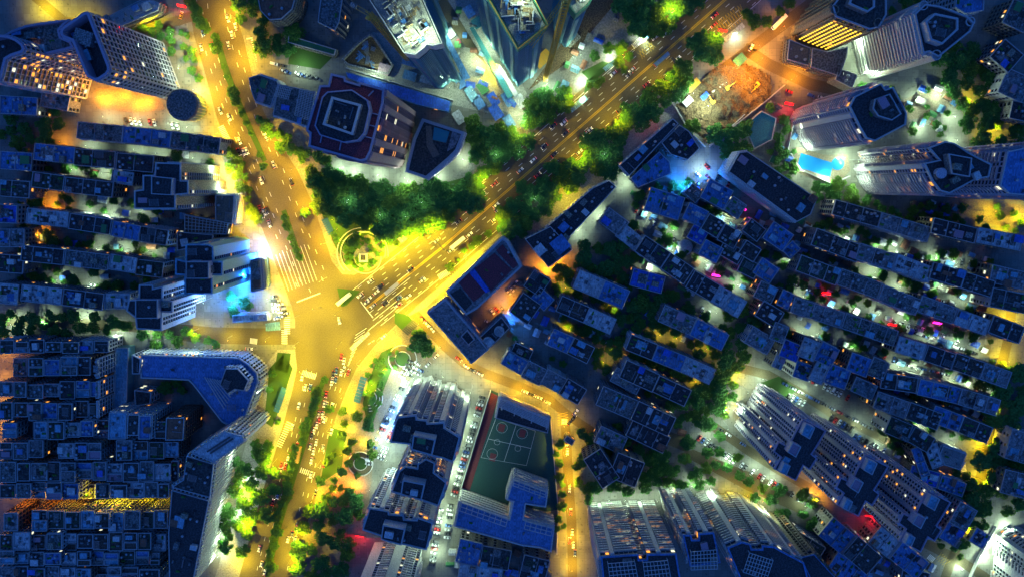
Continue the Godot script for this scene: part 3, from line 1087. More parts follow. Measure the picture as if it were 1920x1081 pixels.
func setting() -> void:
	var g := MB.new()
	g.quad(Vector3(-2500, 0, -2500), Vector3(2500, 0, -2500), Vector3(2500, 0, 2500), Vector3(-2500, 0, 2500))
	struct("ground", g, "ground")
	paint("avenue_road", AVENUE, .02, "asphalt")
	var side := lane("side_street", "556,630 480,630 400,628 330,622", 11.0, .015, "asphalt")
	lane("side_street", "330,622 250,612 150,606 0,600 -60,598", 7.0, .015, "asphalt")
	lane("mall_street", "770,580 800,612 836,650 870,680 910,700 970,722 1030,748 1058,772 1062,820 1066,900 1072,980 1074,1090", 6.4, .015, "asphalt")
	lane("mall_street", "1058,772 1090,795 1120,815", 6.0, .018, "asphalt")
	lane("east_street", "1900,560 1890,640 1870,720 1860,790 1850,850 1830,930 1800,1010 1770,1090", 6.5, .015, "asphalt")
	lane("garden_street", "1390,690 1440,702 1500,735 1570,780 1640,812 1700,850", 6.0, .015, "asphalt")
	lane("garden_street", "1340,800 1400,842 1460,880 1520,915", 6.0, .015, "asphalt")
	lane("hotel_street", "1395,90 1440,120 1520,158 1600,175", 7.0, .015, "asphalt")
	lane("service_street", "1345,140 1450,60 1530,0", 7.0, .015, "asphalt")
	lane("corner_street", "1920,20 1880,60 1870,130 1900,200", 6.0, .015, "asphalt")
	lane("tower_street", "60,-10 120,40 240,60 330,40 360,30", 6.0, .015, "asphalt")
	lane("works_street", "825,0 860,50 900,110 940,160 985,210", 7.0, .015, "asphalt")
	lane("lower_street", "1560,900 1640,965 1720,1010 1800,1050 1860,1090", 6.5, .015, "asphalt")
	paint("garden_drive", "1275,850 1300,842 1440,898 1520,948 1500,962 1400,918", .018, "asphalt")
	paint("dim_drive", "1200,790 1290,820 1290,848 1200,812", .017, "asphalt")
	# lane markings
	var mk := MB.new()
	var yl := MB.new()
	var axis := path("687,577 760,519 830,463 960,350 1160,175 1365,-5 1430,-62")
	strip(yl, offset_path(axis, .45), .55, .03)
	strip(yl, offset_path(axis, -.45), .55, .03)
	for s in [-1, 1]:
		for k in 4: dashes(mk, offset_path(axis, s * (3.6 + 3.3 * k)), .24, .03, 3.0, 6.5, k * 1.3)
		strip(mk, offset_path(axis, s * 14.6), .25, .03)
	for k in 5: strip(mk, path("%f,%f %f,%f" % [690 + 9 * k, 585 - 19 * k + 34, 742 + 9 * k, 543 - 19 * k + 34]), .3, .031)
	var top := path("396,-40 402,40 420,110 442,180 462,235 492,300 530,395 560,470 592,545")
	for k in [-10.2, -6.9, 3.6, 6.9, 10.2]: dashes(mk, offset_path(top, k), .22, .03, 3.0, 8.0, absf(k))
	var low := path("585,690 570,760 545,860 518,960 488,1081")
	for k in [-3.4, 0.0, 3.4]: dashes(mk, offset_path(low, k), .22, .03, 3.0, 8.0, 2.0)
	var low2 := path("640,690 616,770 594,860 572,950 545,1081")
	for k in [-3.4, 0.0, 3.4]: dashes(mk, offset_path(low2, k), .22, .03, 3.0, 8.0, 2.0)
	for k in 9:   # stop lanes at the crossing
		strip(mk, path("%f,%f %f,%f" % [541 + 6.6 * k, 545 - 2.4 * k, 517 + 6.6 * k, 478 - 2.4 * k]), .2, .03)
	strip(mk, path("556,566 600,549"), .6, .032)
	strip(mk, path("676,565 699,595"), .6, .032)
	for z in [["538,592 538,626", 9], ["543,790 522,838", 12], ["467,70 476,118", 12], ["413,236 426,262", 9], ["562,880 590,890", 8], ["822,520 842,508", 8], ["533,617 533,645", 8], ["1186,88 1206,72", 8], ["1053,790 1064,790", 4], ["1805,866 1808,884", 7], ["1790,500 1794,512", 4], ["1741,1042 1752,1050", 5], ["468,638 482,640", 6], ["566,698 592,706", 9]]:
		var p := path(z[0])
		var d := (p[1] - p[0])
		for k in z[1]:
			var q: Vector2 = p[0] + d * ((k + .5) / z[1])
			var n := Vector2(-d.y, d.x).normalized() * 1.9
			strip(mk, PackedVector2Array([q - n, q + n]), .55, .031)
	for k in 11:   # chevrons of the traffic island
		var f := k / 11.0
		var a := Vector2(lerpf(652, 668, f), lerpf(685, 622, f))
		var b := Vector2(lerpf(656, 690, f), lerpf(678, 608, f))
		strip(mk, path("%f,%f %f,%f" % [a.x, a.y, b.x, b.y]), .3, .031)
	for z in ["1190,62 1216,40", "1068,106 1092,86", "1212,95 1230,80", "690,645 705,635"]:
		dashes(mk, path(z), .3, .03, 2.0, 1.0)
	for bx in [["1345,56 1392,22", 9.0], ["1200,105 1222,86", 5.0], ["1055,772 1056,792", 7.0], ["1838,835 1834,870", 6.0], ["1640,1000 1655,1014", 4.0], ["1760,1040 1775,1056", 6.0], ["840,528 862,510", 5.0]]:
		var p := path(bx[0])
		var l := path_len(p)
		var d := (p[1] - p[0]).normalized()
		var n: Vector2 = Vector2(-d.y, d.x) * (bx[1] * .5)
		for k in int(l / 1.8) + 1:
			var q := p[0] + d * (k * 1.8)
			strip(yl, PackedVector2Array([q - n, q + n + d * 1.8]), .22, .033)
			strip(yl, PackedVector2Array([q + n, q - n + d * 1.8]), .22, .036)
	struct("lane_marking", mk, "marking")
	struct("yellow_marking", yl, "marking_yellow")
	# pavements, each a kerb's height above the road
	raised("pavement", "556,312 584,374 606,436 624,492 642,514 664,515 700,500 745,464 800,419 850,380 898,336 885,300 840,340 780,352 700,335 610,318", .13, "paving")
	raised("pavement", "900,333 960,281 1040,211 1115,145 1200,69 1290,-13 1170,-13 1100,70 1040,150 985,235 900,300", .13, "paving")
	raised("pavement", "752,600 800,558 850,515 905,464 960,416 1010,372 1080,308 1150,247 1250,159 1290,190 1170,310 1000,450 940,440 836,540 800,575", .13, "paving_pale")
	raised("pavement", "700,652 752,602 772,618 812,652 800,680 740,740 700,860 690,960 640,1000 570,1030 592,935 608,862 632,782 654,727 670,692", .13, "paving_warm")
	raised("pavement", "553,655 556,690 545,740 520,830 498,900 469,1000 445,1090 400,1090 440,960 450,870 480,760 500,680 520,655", .13, "paving_pale")
	raised("pavement", "545,572 520,508 491,432 462,372 430,292 404,222 380,132 330,120 345,200 400,270 430,330 450,420 495,440 505,600 545,604", .13, "paving_pale")
	raised("pavement", "458,76 473,141 493,206 523,267 556,311 600,312 570,270 520,220 490,150 470,75", .13, "paving")
	raised("plaza", "650,310 720,300 800,335 850,345 900,300 885,260 870,300 800,340 760,325 690,305", .16, "paving_pale")
	raised("pool_terrace", "1492,275 1520,283 1545,290 1590,290 1595,320 1570,345 1530,338 1490,322", .16, "paving_warm")
	raised("town_square", "1690,190 1740,165 1775,170 1780,200 1740,220 1700,225", .16, "paving_warm")
	raised("town_square", "1800,370 1920,385 1920,440 1860,420 1800,400", .16, "paving_warm")
	raised("works_yard", "640,110 700,60 880,90 960,170 985,215 950,220 840,195 660,140", .10, "rubble")
	raised("works_yard", "840,0 930,0 960,120 1000,200 930,150", .09, "rubble")
	raised("works_yard", "990,170 1060,120 1130,60 1180,0 1110,0 1040,100", .11, "soil")
	raised("office_court", "178,170 200,164 300,188 312,206 250,212 185,204", .16, "paving_warm")
	# the lawns
	raised("park_lawn", "600,392 628,462 648,496 672,498 700,482 745,446 790,414 840,390 885,350 880,330 790,355 700,345 610,322 572,322", .17, "grass")
	raised("round_garden", "640,468 660,448 690,440 715,452 722,474 712,496 690,508 664,508 646,494", .20, "paving")
	raised("round_lawn", "646,470 662,454 672,470 668,490 684,500 664,503 650,490", .24, "grass")
	for s in ["586,395 604,404 630,470 640,490 618,440", "610,396 700,420 780,430 820,418 840,398 760,440 740,468 705,480 660,490 640,478 628,440", "632,540 675,545 650,572 640,575", "680,755 690,715 700,690 715,660 735,650 760,650 735,690 715,740 700,790 690,800", "505,690 532,660 548,690 530,750 510,800 495,790", "620,800 650,810 640,880 600,905 610,850", "520,660 545,662 540,700 515,690", "1560,835 1575,822 1650,855 1640,868", "1090,135 1130,115 1150,120 1110,155", "1100,150 1120,140 1125,155 1095,175", "740,585 765,590 775,602 755,620 740,605", "545,85 600,95 630,100 600,130 540,120", "1420,720 1460,705 1500,730 1470,745"]:
		raised("lawn", s, .19, "grass")
	rough_ground()
	# the planted strips that part the avenue
	for s in ["398,65 409,62 425,118 446,178 470,232 500,300 492,304 460,236 436,182 414,124", "527,396 536,393 562,470 554,476", "604,705 612,707 592,770 572,840 552,905 528,985 505,1081 490,1081 512,985 538,900 560,835 582,765"]:
		raised("planted_median", s, .16, "grass")
	# school yard
	paint("sports_ground", "920,730 1032,778 1046,955 850,985 862,930", .03, "court_green")
	paint("running_track", "921,735 935,742 885,905 876,935 860,935", .04, "court_red")
	paint("games_court", "930,783 1004,807 987,872 902,857", .045, "court_green")
	var cl := MB.new()
	for s in ["930,783 1004,807 987,872 902,857 930,783", "968,795 945,865", "916,822 996,840"]: strip(cl, path(s), .2, .055)
	for c in [[941, 801, 6], [979, 812, 6], [932, 828, 3.2], [971, 840, 3.2], [923, 850, 6]]:
		var m := p2(c[0], c[1])
		var r := PackedVector2Array()
		for k in 25: r.append(m + Vector2.from_angle(TAU * k / 24) * (c[2] * .6))
		strip(cl, r, .12, .056)
	struct("court_marking", cl, "marking")
	for s in ["937,793 948,796 944,810 933,806", "976,803 987,806 983,820 972,817", "920,848 931,851 928,865 917,862"]: paint("court_key", s, .05, "court_red")
	# pool with its round basin
	for s in [["pool_water", "1502,287 1563,306 1556,332 1495,313"]]:
		var b := MB.new()
		b.prism(poly(s[1]), .1, .30)
		struct(s[0], b, "water")
	var rb := MB.new()
	var c := p2(1571, 307)
	rb.cyl(Vector3(c.x, .1, c.y), 4.0, 4.0, .21, 24)
	struct("pool_water", rb, "water")

# ---------------------------------------------------------------- the large buildings
func landmarks() -> void:
	# office complex with gridded towers
	var h := tall(205, 126, 336, 169)
	var t := block("155,25 160,22 167,25 205,124 206,132 201,140 186,150 178,152 163,144 141,92 135,77 117,70 113,63 114,55 120,49", h, {"name": "office_tower", "cat": "tower", "label": "grey gridded office tower with a deep open well behind its rim", "wall": "wall_lilac", "parapet": "parapet_lilac", "style": "grid", "fh": 4.0, "bay": 3.0, "lit": .045, "well": 7.0, "rim": 1.3, "ph": .6, "roof": "roof_slate", "foot": 2.0, "clutter": 5})
	var cage := MB.new()
	var c := p2(150, 68, h)
	cage.box(v3(c, h - 4.5), Vector3(4.5, 0, 1.5), Vector3(0, 2.5, 0), Vector3(-1.2, 0, 3.5))
	part(t, "plant_room", cage, "wall_grey")
	block("-90,85 0,65 16,67 32,74 43,83 47,92 43,99 22,106 12,112 2,152 -90,140", tall(10, 112, 170, 150), {"name": "office_tower", "cat": "tower", "label": "round-cornered grid tower with warm lit offices above the courtyard", "wall": "wall_lilac", "parapet": "parapet_lilac", "style": "grid", "fh": 4.0, "bay": 2.6, "lit": .2, "well": 5.0, "rim": 1.3, "roof": "roof_slate", "foot": 2.0, "clutter": 3})
	block("8,66 24,57 48,48 75,43 104,39 132,37 121,47 112,58 115,70 133,78 139,90 120,95 92,101 62,106 30,109 44,100 48,91 43,82 30,73", 62.0, {"name": "office_wing", "cat": "building", "label": "curved office wing with blue roof linking the two gridded towers", "wall": "wall_lilac", "parapet": "parapet_lilac", "style": "grid", "fh": 4.0, "bay": 3.2, "lit": .16, "well": 2.0, "rim": 1.2, "roof": "roof_grey", "clutter": 8})
	var dome := thing("round_hall", "round glazed hall with blue drum roof at the office tower foot", "building", pt(343, 198))
	var mb := MB.new()
	c = p2(340, 196, 16)
	mb.cyl(v3(c, 0), 8.5, 9.5, 15, 28)
	part(dome, "drum", mb, "wall_blue")
	mb = MB.new()
	mb.cyl(v3(c, 15), 9.8, 9.2, 1.2, 28)
	part(dome, "roof", mb, "roof_grey")
	mb = MB.new()
	for k in 28: mb.bar(v3(c + Vector2.from_angle(TAU * k / 28) * 8.8, .5), v3(c + Vector2.from_angle(TAU * k / 28) * 9.6, 14.8), .3)
	part(dome, "mullion", mb, "wall_white", true)
	obstacles.append(poly("318,178 362,178 362,218 318,218"))
	block("160,52 275,-5 300,6 296,20 190,66", 10, {"name": "market_hall", "label": "long low hall with latticed white roof beside the grid tower", "roof": "roof_white", "wall": "wall_cream", "style": "bands", "clutter": 10})
	lattice_roof("170,48 268,2 292,10 205,52", 10.4, 26, 7)
	# lilac tower with stepped crown
	h = 108.0
	t = block("621,138 648,144 649,151 673,158 674,154 721,167 719,194 696,284 688,300 677,303 579,275 581,250 574,245 600,160 616,160", h, {"name": "lilac_tower", "cat": "tower", "label": "lilac residential tower with stepped crown and dark square roof well", "wall": "wall_pink", "parapet": "parapet_lilac", "style": "resi", "fh": 3.3, "bay": 3.4, "pattern": "sgbbgsgwwg", "lit": .10, "roof": "roof_red", "rim": 1.0, "ph": 1.2, "clutter": 0})
	storey(t, poly("614,172 660,168 690,188 694,206 684,250 672,264 645,268 600,254 590,236 604,182", h + 6), h + .1, h + 6, {"wall": "wall_lilac", "roof": "roof_slate", "parapet": "parapet_lilac", "style": "blank", "clutter": 0, "rim": .6})
	storey(t, poly("622,181 678,196 662,254 605,234", h + 9), h + 6.1, h + 9, {"wall": "parapet_lilac", "roof": "roof_slate", "parapet": "parapet", "style": "blank", "clutter": 6, "rim": 1.1, "well": 2.2})
	for s in ["697,212 713,216", "690,234 707,238", "684,256 701,260", "640,262 636,282", "604,250 600,268", "690,180 700,170"]:
		var pp := path(s, h + 1)
		var m := MB.new()
		m.bar(v3(pp[0], h + .6), v3(pp[1], h + .6), .5, 1.1)
		part(t, "crown_wall", m, "parapet_lilac")
	var pod := block("792,222 872,248 858,284 842,300 800,336 760,322 775,260", 13, {"name": "podium", "label": "low podium terrace with pool court beside the lilac tower", "roof": "roof_dark", "wall": "wall_lilac", "parapet": "parapet", "ph": 1.4, "rim": 1.8, "style": "bands", "clutter": 0})
	deck(pod, "814,238 843,247 836,268 811,262", 13.3, "pond", "pond_basin")
	deck(pod, "848,246 864,251 852,276 838,284", 13.3, "roof_patchy", "plant_deck")
	deck(pod, "798,236 808,236 812,268 824,290 812,296 800,275", 13.25, "paving_warm", "path_deck")
	lattice_white()
	# works site: a long blue shed and the half-built towers
	block("648,135 700,148 780,170 845,190 842,210 780,196 720,174 652,146", 6, {"name": "site_shed", "label": "long blue sheet-roofed shed along the building site fence", "roof": "roof_bright_blue", "wall": "wall_blue", "parapet": "roof_blue", "ph": .15, "style": "punched", "clutter": 0})
	half_built("697,-70 790,-70 790,0 825,80 812,83 800,80 793,88 778,100 768,98 760,97 697,0", 127.0, "pale rubble-topped tower under construction in blue netting", 55)
	half_built("880,-60 990,-60 997,0 1022,47 972,86 922,0", 138.0, "tower under construction with orange and green edge netting on top", 34)
	half_built("1050,-60 1105,-60 1106,0 1100,8 1080,25 1062,0", 92.0, "slim tower under construction rimmed with lime green netting", 14)
	crane("692,27", "765,112", "orange lattice tower crane against the rubble-topped tower", 20, 0.5)
	crane("1036,-20", "1022,150", "yellow lattice tower crane between two half-built towers", 22, 2.2)
	pit()
	block("541,66 630,93 627,104 540,80", 6, {"name": "bus_canopy", "label": "long yellow-lit canopy beside the dark excavation", "roof": "roof_green", "wall": "wall_cream", "style": "bands", "clutter": 0})
	block("476,-40 520,-60 556,-10 548,18 528,36 505,38 488,20", 22, {"label": "brown round-fronted shop building with lit edge strip at street corner", "roof": "roof_rust", "wall": "wall_cream", "style": "bands", "clutter": 8})
	block("606,-40 648,-40 636,42 628,58 596,42", 26, {"label": "narrow grey office block behind the yellow canopy", "roof": "roof_grey", "wall": "wall_grey", "style": "punched", "clutter": 10})
	# the pair of cylinder-cornered towers
	h = tall(1713, 27, 1600, 78)
	t = block("1713,27 1733,8 1760,12 1811,30 1825,44 1818,60 1758,108 1740,98 1729,101", h, {"name": "banded_tower", "cat": "tower", "label": "white horizontally banded tower with three round corner columns", "wall": "wall_white", "parapet": "parapet", "style": "bands", "fh": 3.3, "bay": 4.0, "out": 1.1, "lit": .035, "roof": "roof_slate", "rim": .8, "ph": 1.5})
	storey(t, poly("1734,41 1752,25 1796,34 1796,56 1766,84 1744,76", h + 5), h + .1, h + 5, {"wall": "wall_white", "roof": "roof_dark", "style": "blank", "rim": 1.0, "clutter": 6})
	columns(t, [[1733, 10, 8], [1757, 103, 9], [1821, 40, 8]], h + 1.0, "wall_white")
	h = tall(1564, 30, 1493, 78)
	t = block("1560,12 1566,32 1630,56 1648,52 1662,28 1662,-30 1600,-40", h, {"name": "golden_tower", "cat": "tower", "label": "tower with golden strips of facade lights and round corner columns", "wall": "wall_cream", "parapet": "parapet", "style": "fins", "fh": 3.4, "bay": 4.0, "lit": .02, "roof": "roof_dark", "rim": .8})
	storey(t, poly("1590,8 1600,-14 1640,-14 1640,14 1626,24", h + 5), h + .1, h + 5, {"wall": "wall_grey", "roof": "roof_slate", "parapet": "parapet", "style": "blank", "rim": 1.0, "clutter": 4})
	columns(t, [[1566, 18, 8], [1648, 42, 8]], h + 1.0, "wall_cream")
	light_strips(t, [Vector2(1566, 32), Vector2(1630, 56)], h)
	block("1523,90 1552,97 1590,88 1587,108 1574,143 1520,126", 12, {"name": "podium", "label": "grey flat-roofed podium between the golden and banded towers", "roof": "roof_grey", "wall": "wall_cream", "style": "bands", "clutter": 4})
	block("1480,74 1520,90 1518,124 1476,112", 10, {"name": "podium", "label": "brown terrace podium with lit edge below the golden tower", "roof": "paving_warm", "wall": "wall_cream", "style": "bands", "clutter": 4})
	block("1572,128 1608,140 1598,166 1566,150", 12, {"name": "plant_house", "label": "ribbed grey plant house beside the banded tower foot", "roof": "roof_patchy", "wall": "wall_grey", "style": "blank", "clutter": 3})
	block("1796,-30 1846,-30 1844,20 1810,26 1790,14", 40, {"label": "blue-roofed block behind the banded tower", "roof": "roof_blue", "wall": "wall_white", "style": "punched", "clutter": 6})
	# towers by the pool
	h = tall(1592, 200, 1485, 232)
	t = block("1602,181 1652,156 1660,168 1674,163 1700,212 1698,234 1640,265 1624,260 1612,240 1592,200", h, {"name": "pool_tower", "cat": "tower", "label": "white balconied tower beside the swimming pool", "wall": "wall_lilac", "style": "resi", "fh": 3.0, "bay": 3.0, "pattern": "bbswbbws", "lit": .13, "roof": "roof_slate", "rim": .7, "clutter": 3})
	storey(t, poly("1640,186 1668,176 1690,214 1672,226 1646,218 1636,204", h + 4), h + .1, h + 4, {"wall": "wall_grey", "roof": "roof_dark", "style": "blank", "clutter": 3, "rim": .5})
	h = tall(1732, 306, 1602, 318)
	t = block("1740,277 1772,265 1790,268 1816,286 1859,308 1854,332 1828,337 1780,363 1762,358 1748,340 1732,306 1760,300", h, {"name": "pool_tower", "cat": "tower", "label": "white balconied tower with round roof tank below the pool court", "wall": "wall_lilac", "style": "resi", "fh": 3.0, "bay": 3.0, "pattern": "bbwsbbsw", "lit": .12, "roof": "roof_slate", "rim": .7, "clutter": 5})
	storey(t, poly("1778,288 1822,296 1818,332 1784,326", h + 5), h + .1, h + 5, {"wall": "wall_grey", "roof": "roof_slate", "style": "blank", "rim": .5, "clutter": 2})
	c = p2(1760, 325, h)
	mb = MB.new()
	mb.cyl(v3(c, h + .1), 2.8, 2.8, 3.2, 18)
	part(t, "roof_drum", mb, "wall_lilac")
	block("1888,284 1990,262 1990,372 1892,364 1874,348 1882,312", h, {"name": "pool_tower", "cat": "tower", "label": "balconied tower with blue upper decks cut by the picture edge", "wall": "wall_lilac", "style": "resi", "fh": 3.0, "bay": 3.0, "pattern": "wbbw", "lit": .08, "roof": "roof_blue", "rim": .7, "clutter": 6})
	# hotel pair by the avenue
	h = tall(401, 462, 468, 450)
	t = block("348,457 391,457 401,462 401,489 418,489 418,516 399,516 399,551 346,551 346,516 329,515 329,484 348,489", h, {"name": "blue_tower", "cat": "tower", "label": "tower with turquoise end walls washed in blue floodlight", "wall": "wall_teal", "parapet": "roof_cyan", "style": "resi", "fh": 3.2, "bay": 3.0, "pattern": "xxw", "lit": .15, "trim": "wall_blue", "roof": "roof_slate", "rim": .9, "clutter": 6})
	storey(t, poly("349,490 392,490 392,522 349,522", h + 5), h + .1, h + 5, {"wall": "wall_lilac", "roof": "roof_slate", "style": "blank", "clutter": 2})
	h = tall(324, 570, 389, 561)
	t = block("261,533 288,533 288,540 306,536 305,561 324,564 324,585 304,585 304,619 256,616 254,595 237,582 242,561 260,561", h, {"name": "white_tower", "cat": "tower", "label": "cross-shaped white tower with window strips beside the blue floodlit tower", "wall": "wall_white", "style": "resi", "fh": 3.1, "bay": 2.6, "pattern": "xww", "lit": .06, "roof": "roof_slate", "rim": .8, "clutter": 6})
	storey(t, poly("254,561 296,561 296,596 254,596", h + 4), h + .1, h + 4, {"wall": "wall_lilac", "roof": "roof_slate", "style": "blank", "clutter": 1})
	h = tall(340, 320, 411, 325)
	t = block("292,304 340,306 340,338 354,338 354,364 330,366 330,392 252,392 252,357 268,355 268,328 290,328", h, {"name": "white_tower", "cat": "tower", "label": "stepped cream tower with three window-striped wings above the avenue", "wall": "wall_cream", "trim": "wall_white", "style": "resi", "fh": 3.1, "bay": 2.6, "pattern": "xxww", "lit": .04, "roof": "roof_slate", "rim": .8, "clutter": 8})
	storey(t, poly("284,330 324,334 322,366 284,364", h + 4), h + .1, h + 4, {"wall": "wall_lilac", "roof": "roof_slate", "style": "blank", "clutter": 1})
	block("404,366 440,366 436,420 404,414", 14, {"name": "podium", "label": "brown podium at the foot of the stepped cream tower", "roof": "paving_warm", "wall": "wall_white", "style": "bands", "clutter": 5})
	block("346,402 352,404 428,418 424,440 346,436", 9, {"name": "glass_hall", "label": "lit glass-roofed hall framed in steel behind the blue tower", "roof": "roof_rust", "wall": "wall_cream", "style": "grid", "lit": .5, "clutter": 0})
	lattice_roof("346,402 428,418 424,438 346,436", 10.2, 12, 5)
	block("332,434 400,440 398,456 332,470", 12, {"label": "dark low block tucked against the blue tower", "roof": "roof_slate", "wall": "wall_grey", "clutter": 5})
	block("470,490 488,486 492,540 470,546", 14, {"name": "podium", "label": "narrow podium with shop front below the blue tower", "roof": "roof_patchy", "wall": "wall_blue", "style": "bands", "clutter": 3})
	block("436,590 500,588 502,600 436,604", 6, {"name": "shop_row", "label": "white-lit low shop row along the side street", "roof": "roof_white", "wall": "wall_white", "style": "bands", "lit": .6, "clutter": 2})
	# mall on the corner
	t = block("837,547 942,445 952,452 978,500 895,578 874,590", 19, {"name": "shopping_mall", "label": "shopping mall with dark red roofs and a blue gangway", "roof": "roof_patchy", "wall": "wall_white", "trim": "wall_white", "style": "grid", "fh": 4.5, "bay": 4.0, "lit": .12, "rim": 1.2, "ph": 1.3, "clutter": 10})
	deck(t, "891,503 927,474 960,506 921,545", 19.6, "roof_red", "hall_roof")
	deck(t, "858,528 880,512 912,546 888,566", 19.6, "roof_red", "hall_roof")
	deck(t, "930,470 942,458 972,496 962,504", 19.6, "roof_red", "hall_roof")
	deck(t, "880,512 889,504 919,545 911,549", 20.4, "roof_bright_blue", "gangway_roof")
	deck(t, "843,552 863,540 885,568 868,586", 19.7, "roof_slate", "plant_roof")
	t = block("801,586 835,560 897,632 916,655 884,681", 20, {"name": "shopping_mall", "label": "mall wing with blotchy blue roof along the curving street", "roof": "roof_patchy", "wall": "wall_lilac", "style": "grid", "fh": 4.5, "bay": 4.0, "lit": .1, "rim": .8, "clutter": 6})
	storey(t, poly("864,630 876,618 890,636 878,646", 23), 20.1, 23, {"wall": "wall_lilac", "roof": "roof_slate", "style": "blank", "clutter": 0})
	t = block("899,632 940,593 956,614 918,652", 17, {"name": "cooling_wing", "label": "mall wing carrying two round cooling towers", "roof": "roof_slate", "wall": "wall_grey", "style": "bands", "clutter": 3})
	for q in [[936, 620], [915, 640]]:
		c = p2(q[0], q[1], 18)
		mb = MB.new()
		for k in 1: ring(mb, circle(c, 3.2, 20), .9, 17.1, 19.6)
		mb.cyl(v3(c, 17.1), 2.2, 2.2, 1.4, 16)
		part(t, "cooling_tower", mb, "wall_white")
	# three stepped towers in the middle
	var names3 := ["upper lilac-trimmed tower of three, with rounded front bays", "middle tower of the three stepped ones, with lit balcony columns", "lower tower of the three stepped ones, beside the red-lit lane"]
	var rs := ["741,789 746,780 781,776 782,784 801,786 802,792 834,790 834,800 863,818 850,866 830,858 803,852 802,846 768,838 768,832 731,828", "748,882 760,872 782,876 783,868 799,858 816,866 814,884 838,903 822,948 800,940 770,930 733,921", "693,950 729,956 730,962 757,964 758,972 781,973 782,968 812,978 800,1030 768,1022 730,1014 728,1008 679,992"]
	var hs := [tall(740, 788, 775, 716), tall(748, 880, 775, 806), tall(692, 949, 722, 875)]
	for k in 3:
		t = block(rs[k], hs[k], {"name": "stepped_tower", "cat": "tower", "label": names3[k], "wall": "wall_white", "style": "resi", "fh": 3.0, "bay": 2.9, "pattern": ["wbsbwbbs", "wbsb", "wbsbw"][k], "lit": [.2, .26, .18][k], "roof": "roof_slate", "parapet": "parapet", "rim": .8, "clutter": 4})
		var o2: Vector2 = [Vector2(797, 834), Vector2(777, 918), Vector2(740, 1002)][k]
		storey(t, poly("%f,%f %f,%f %f,%f %f,%f" % [o2.x - 22, o2.y - 20, o2.x + 20, o2.y - 12, o2.x + 13, o2.y + 19, o2.x - 26, o2.y + 8], hs[k] + 7), hs[k] + .1, hs[k] + 7, {"wall": "wall_white", "roof": "roof_slate", "style": "blank", "rim": .7, "clutter": 2})
	block("702,1016 745,1014 792,1026 784,1090 690,1090", 88, {"at_ground": true, "name": "stepped_tower", "cat": "tower", "label": "plain white slab tower with arched window bays cut by lower edge", "wall": "wall_white", "style": "resi", "fh": 3.0, "bay": 3.2, "pattern": "xxwbbwxx", "lit": .07, "roof": "roof_slate"})
	# towers along the lower edge
	var base := ["1104,945 1165,941 1166,950 1178,950 1178,941 1226,940 1236,1000 1110,1005", "1238,914 1252,914 1254,922 1264,922 1264,912 1289,910 1300,960 1250,966", "1306,928 1330,918 1344,922 1346,930 1362,930 1362,924 1382,926 1396,934 1430,952 1440,990 1330,985"]
	var hb := [tall(1125, 1042, 1104, 945), tall(1277, 1002, 1238, 914), tall(1392, 1020, 1340, 918)]
	for k in 3:
		t = block(base[k], hb[k], {"at_ground": true, "name": "balcony_tower", "cat": "tower", "label": ["twin-bay balcony tower with latticed roof frames and many lit rooms", "balcony tower with a white roof lattice and jagged front", "wide balcony tower with yellow-edged fins and tilted roof lattice"][k], "wall": "wall_grey", "trim": "wall_white", "style": "resi", "fh": 3.0, "bay": 2.7, "pattern": ["bbsbbb", "bsbb", "bbsw"][k], "lit": [.26, .15, .12][k], "roof": "roof_slate", "parapet": "roof_blue", "rim": .9, "clutter": 2})
	lattice_roof("1140,1056 1190,1052 1196,1081 1144,1086", hb[0] + 3, 7, 4)
	lattice_roof("1206,1054 1252,1050 1258,1081 1210,1086", hb[0] + 3, 7, 4)
	lattice_roof("1296,1034 1344,1030 1346,1066 1296,1068", hb[1] + 3, 8, 5)
	lattice_roof("1406,1036 1450,1050 1438,1086 1394,1072", hb[2] + 3, 8, 5)
	block("1438,962 1460,956 1500,1000 1530,1040 1520,1060 1470,1030", 60, {"at_ground": true, "name": "balcony_tower", "cat": "tower", "label": "yellow-ribbed slab tower leaning past the tilted lattice roof", "wall": "wall_cream", "style": "resi", "fh": 3.0, "bay": 3.0, "pattern": "swb", "lit": .06, "roof": "roof_slate", "parapet": "roof_blue"})
	# the long pair of tower terraces
	for k in 3:
		var o := Vector2(117, 67) * k
		var s := ""
		for q in nums("1505,784 1549,806 1530,838 1522,850 1532,858 1518,880 1506,872 1492,900 1451,878 1464,856 1450,845 1459,826 1478,836 1490,810"):
			s += "%f,%f " % [q.x + o.x, q.y + o.y]
		h = tall(1507, 784, 1424, 717)
		t = block(s, h, {"name": "terrace_tower", "cat": "tower", "label": ["lilac zigzag tower whose long louvred face meets the garden street", "lilac zigzag tower in the middle of the long terrace", "lilac zigzag tower with lit green light-wells above the pink shopfront"][k], "wall": "wall_lilac", "style": "resi", "fh": 3.0, "bay": 2.3, "pattern": "wsw", "lit": .07, "roof": "roof_slate", "rim": .6, "parapet": "parapet_lilac", "clutter": 2})
		storey(t, poly("%f,%f %f,%f %f,%f %f,%f" % [1511 + o.x, 792 + o.y, 1528 + o.x, 800 + o.y, 1518 + o.x, 822 + o.y, 1502 + o.x, 813 + o.y], h + 4), h + .1, h + 4, {"wall": "wall_lilac", "roof": "roof_cyan", "style": "blank"})
		storey(t, poly("%f,%f %f,%f %f,%f %f,%f" % [1486 + o.x, 828 + o.y, 1502 + o.x, 836 + o.y, 1492 + o.x, 856 + o.y, 1476 + o.x, 846 + o.y], h + 5), h + .1, h + 5, {"wall": "wall_lilac", "roof": "roof_pink", "style": "blank"})
		storey(t, poly("%f,%f %f,%f %f,%f %f,%f" % [1470 + o.x, 866 + o.y, 1482 + o.x, 872 + o.y, 1474 + o.x, 890 + o.y, 1462 + o.x, 884 + o.y], h + 4), h + .1, h + 4, {"wall": "wall_lilac", "roof": "roof_cyan", "style": "blank"})
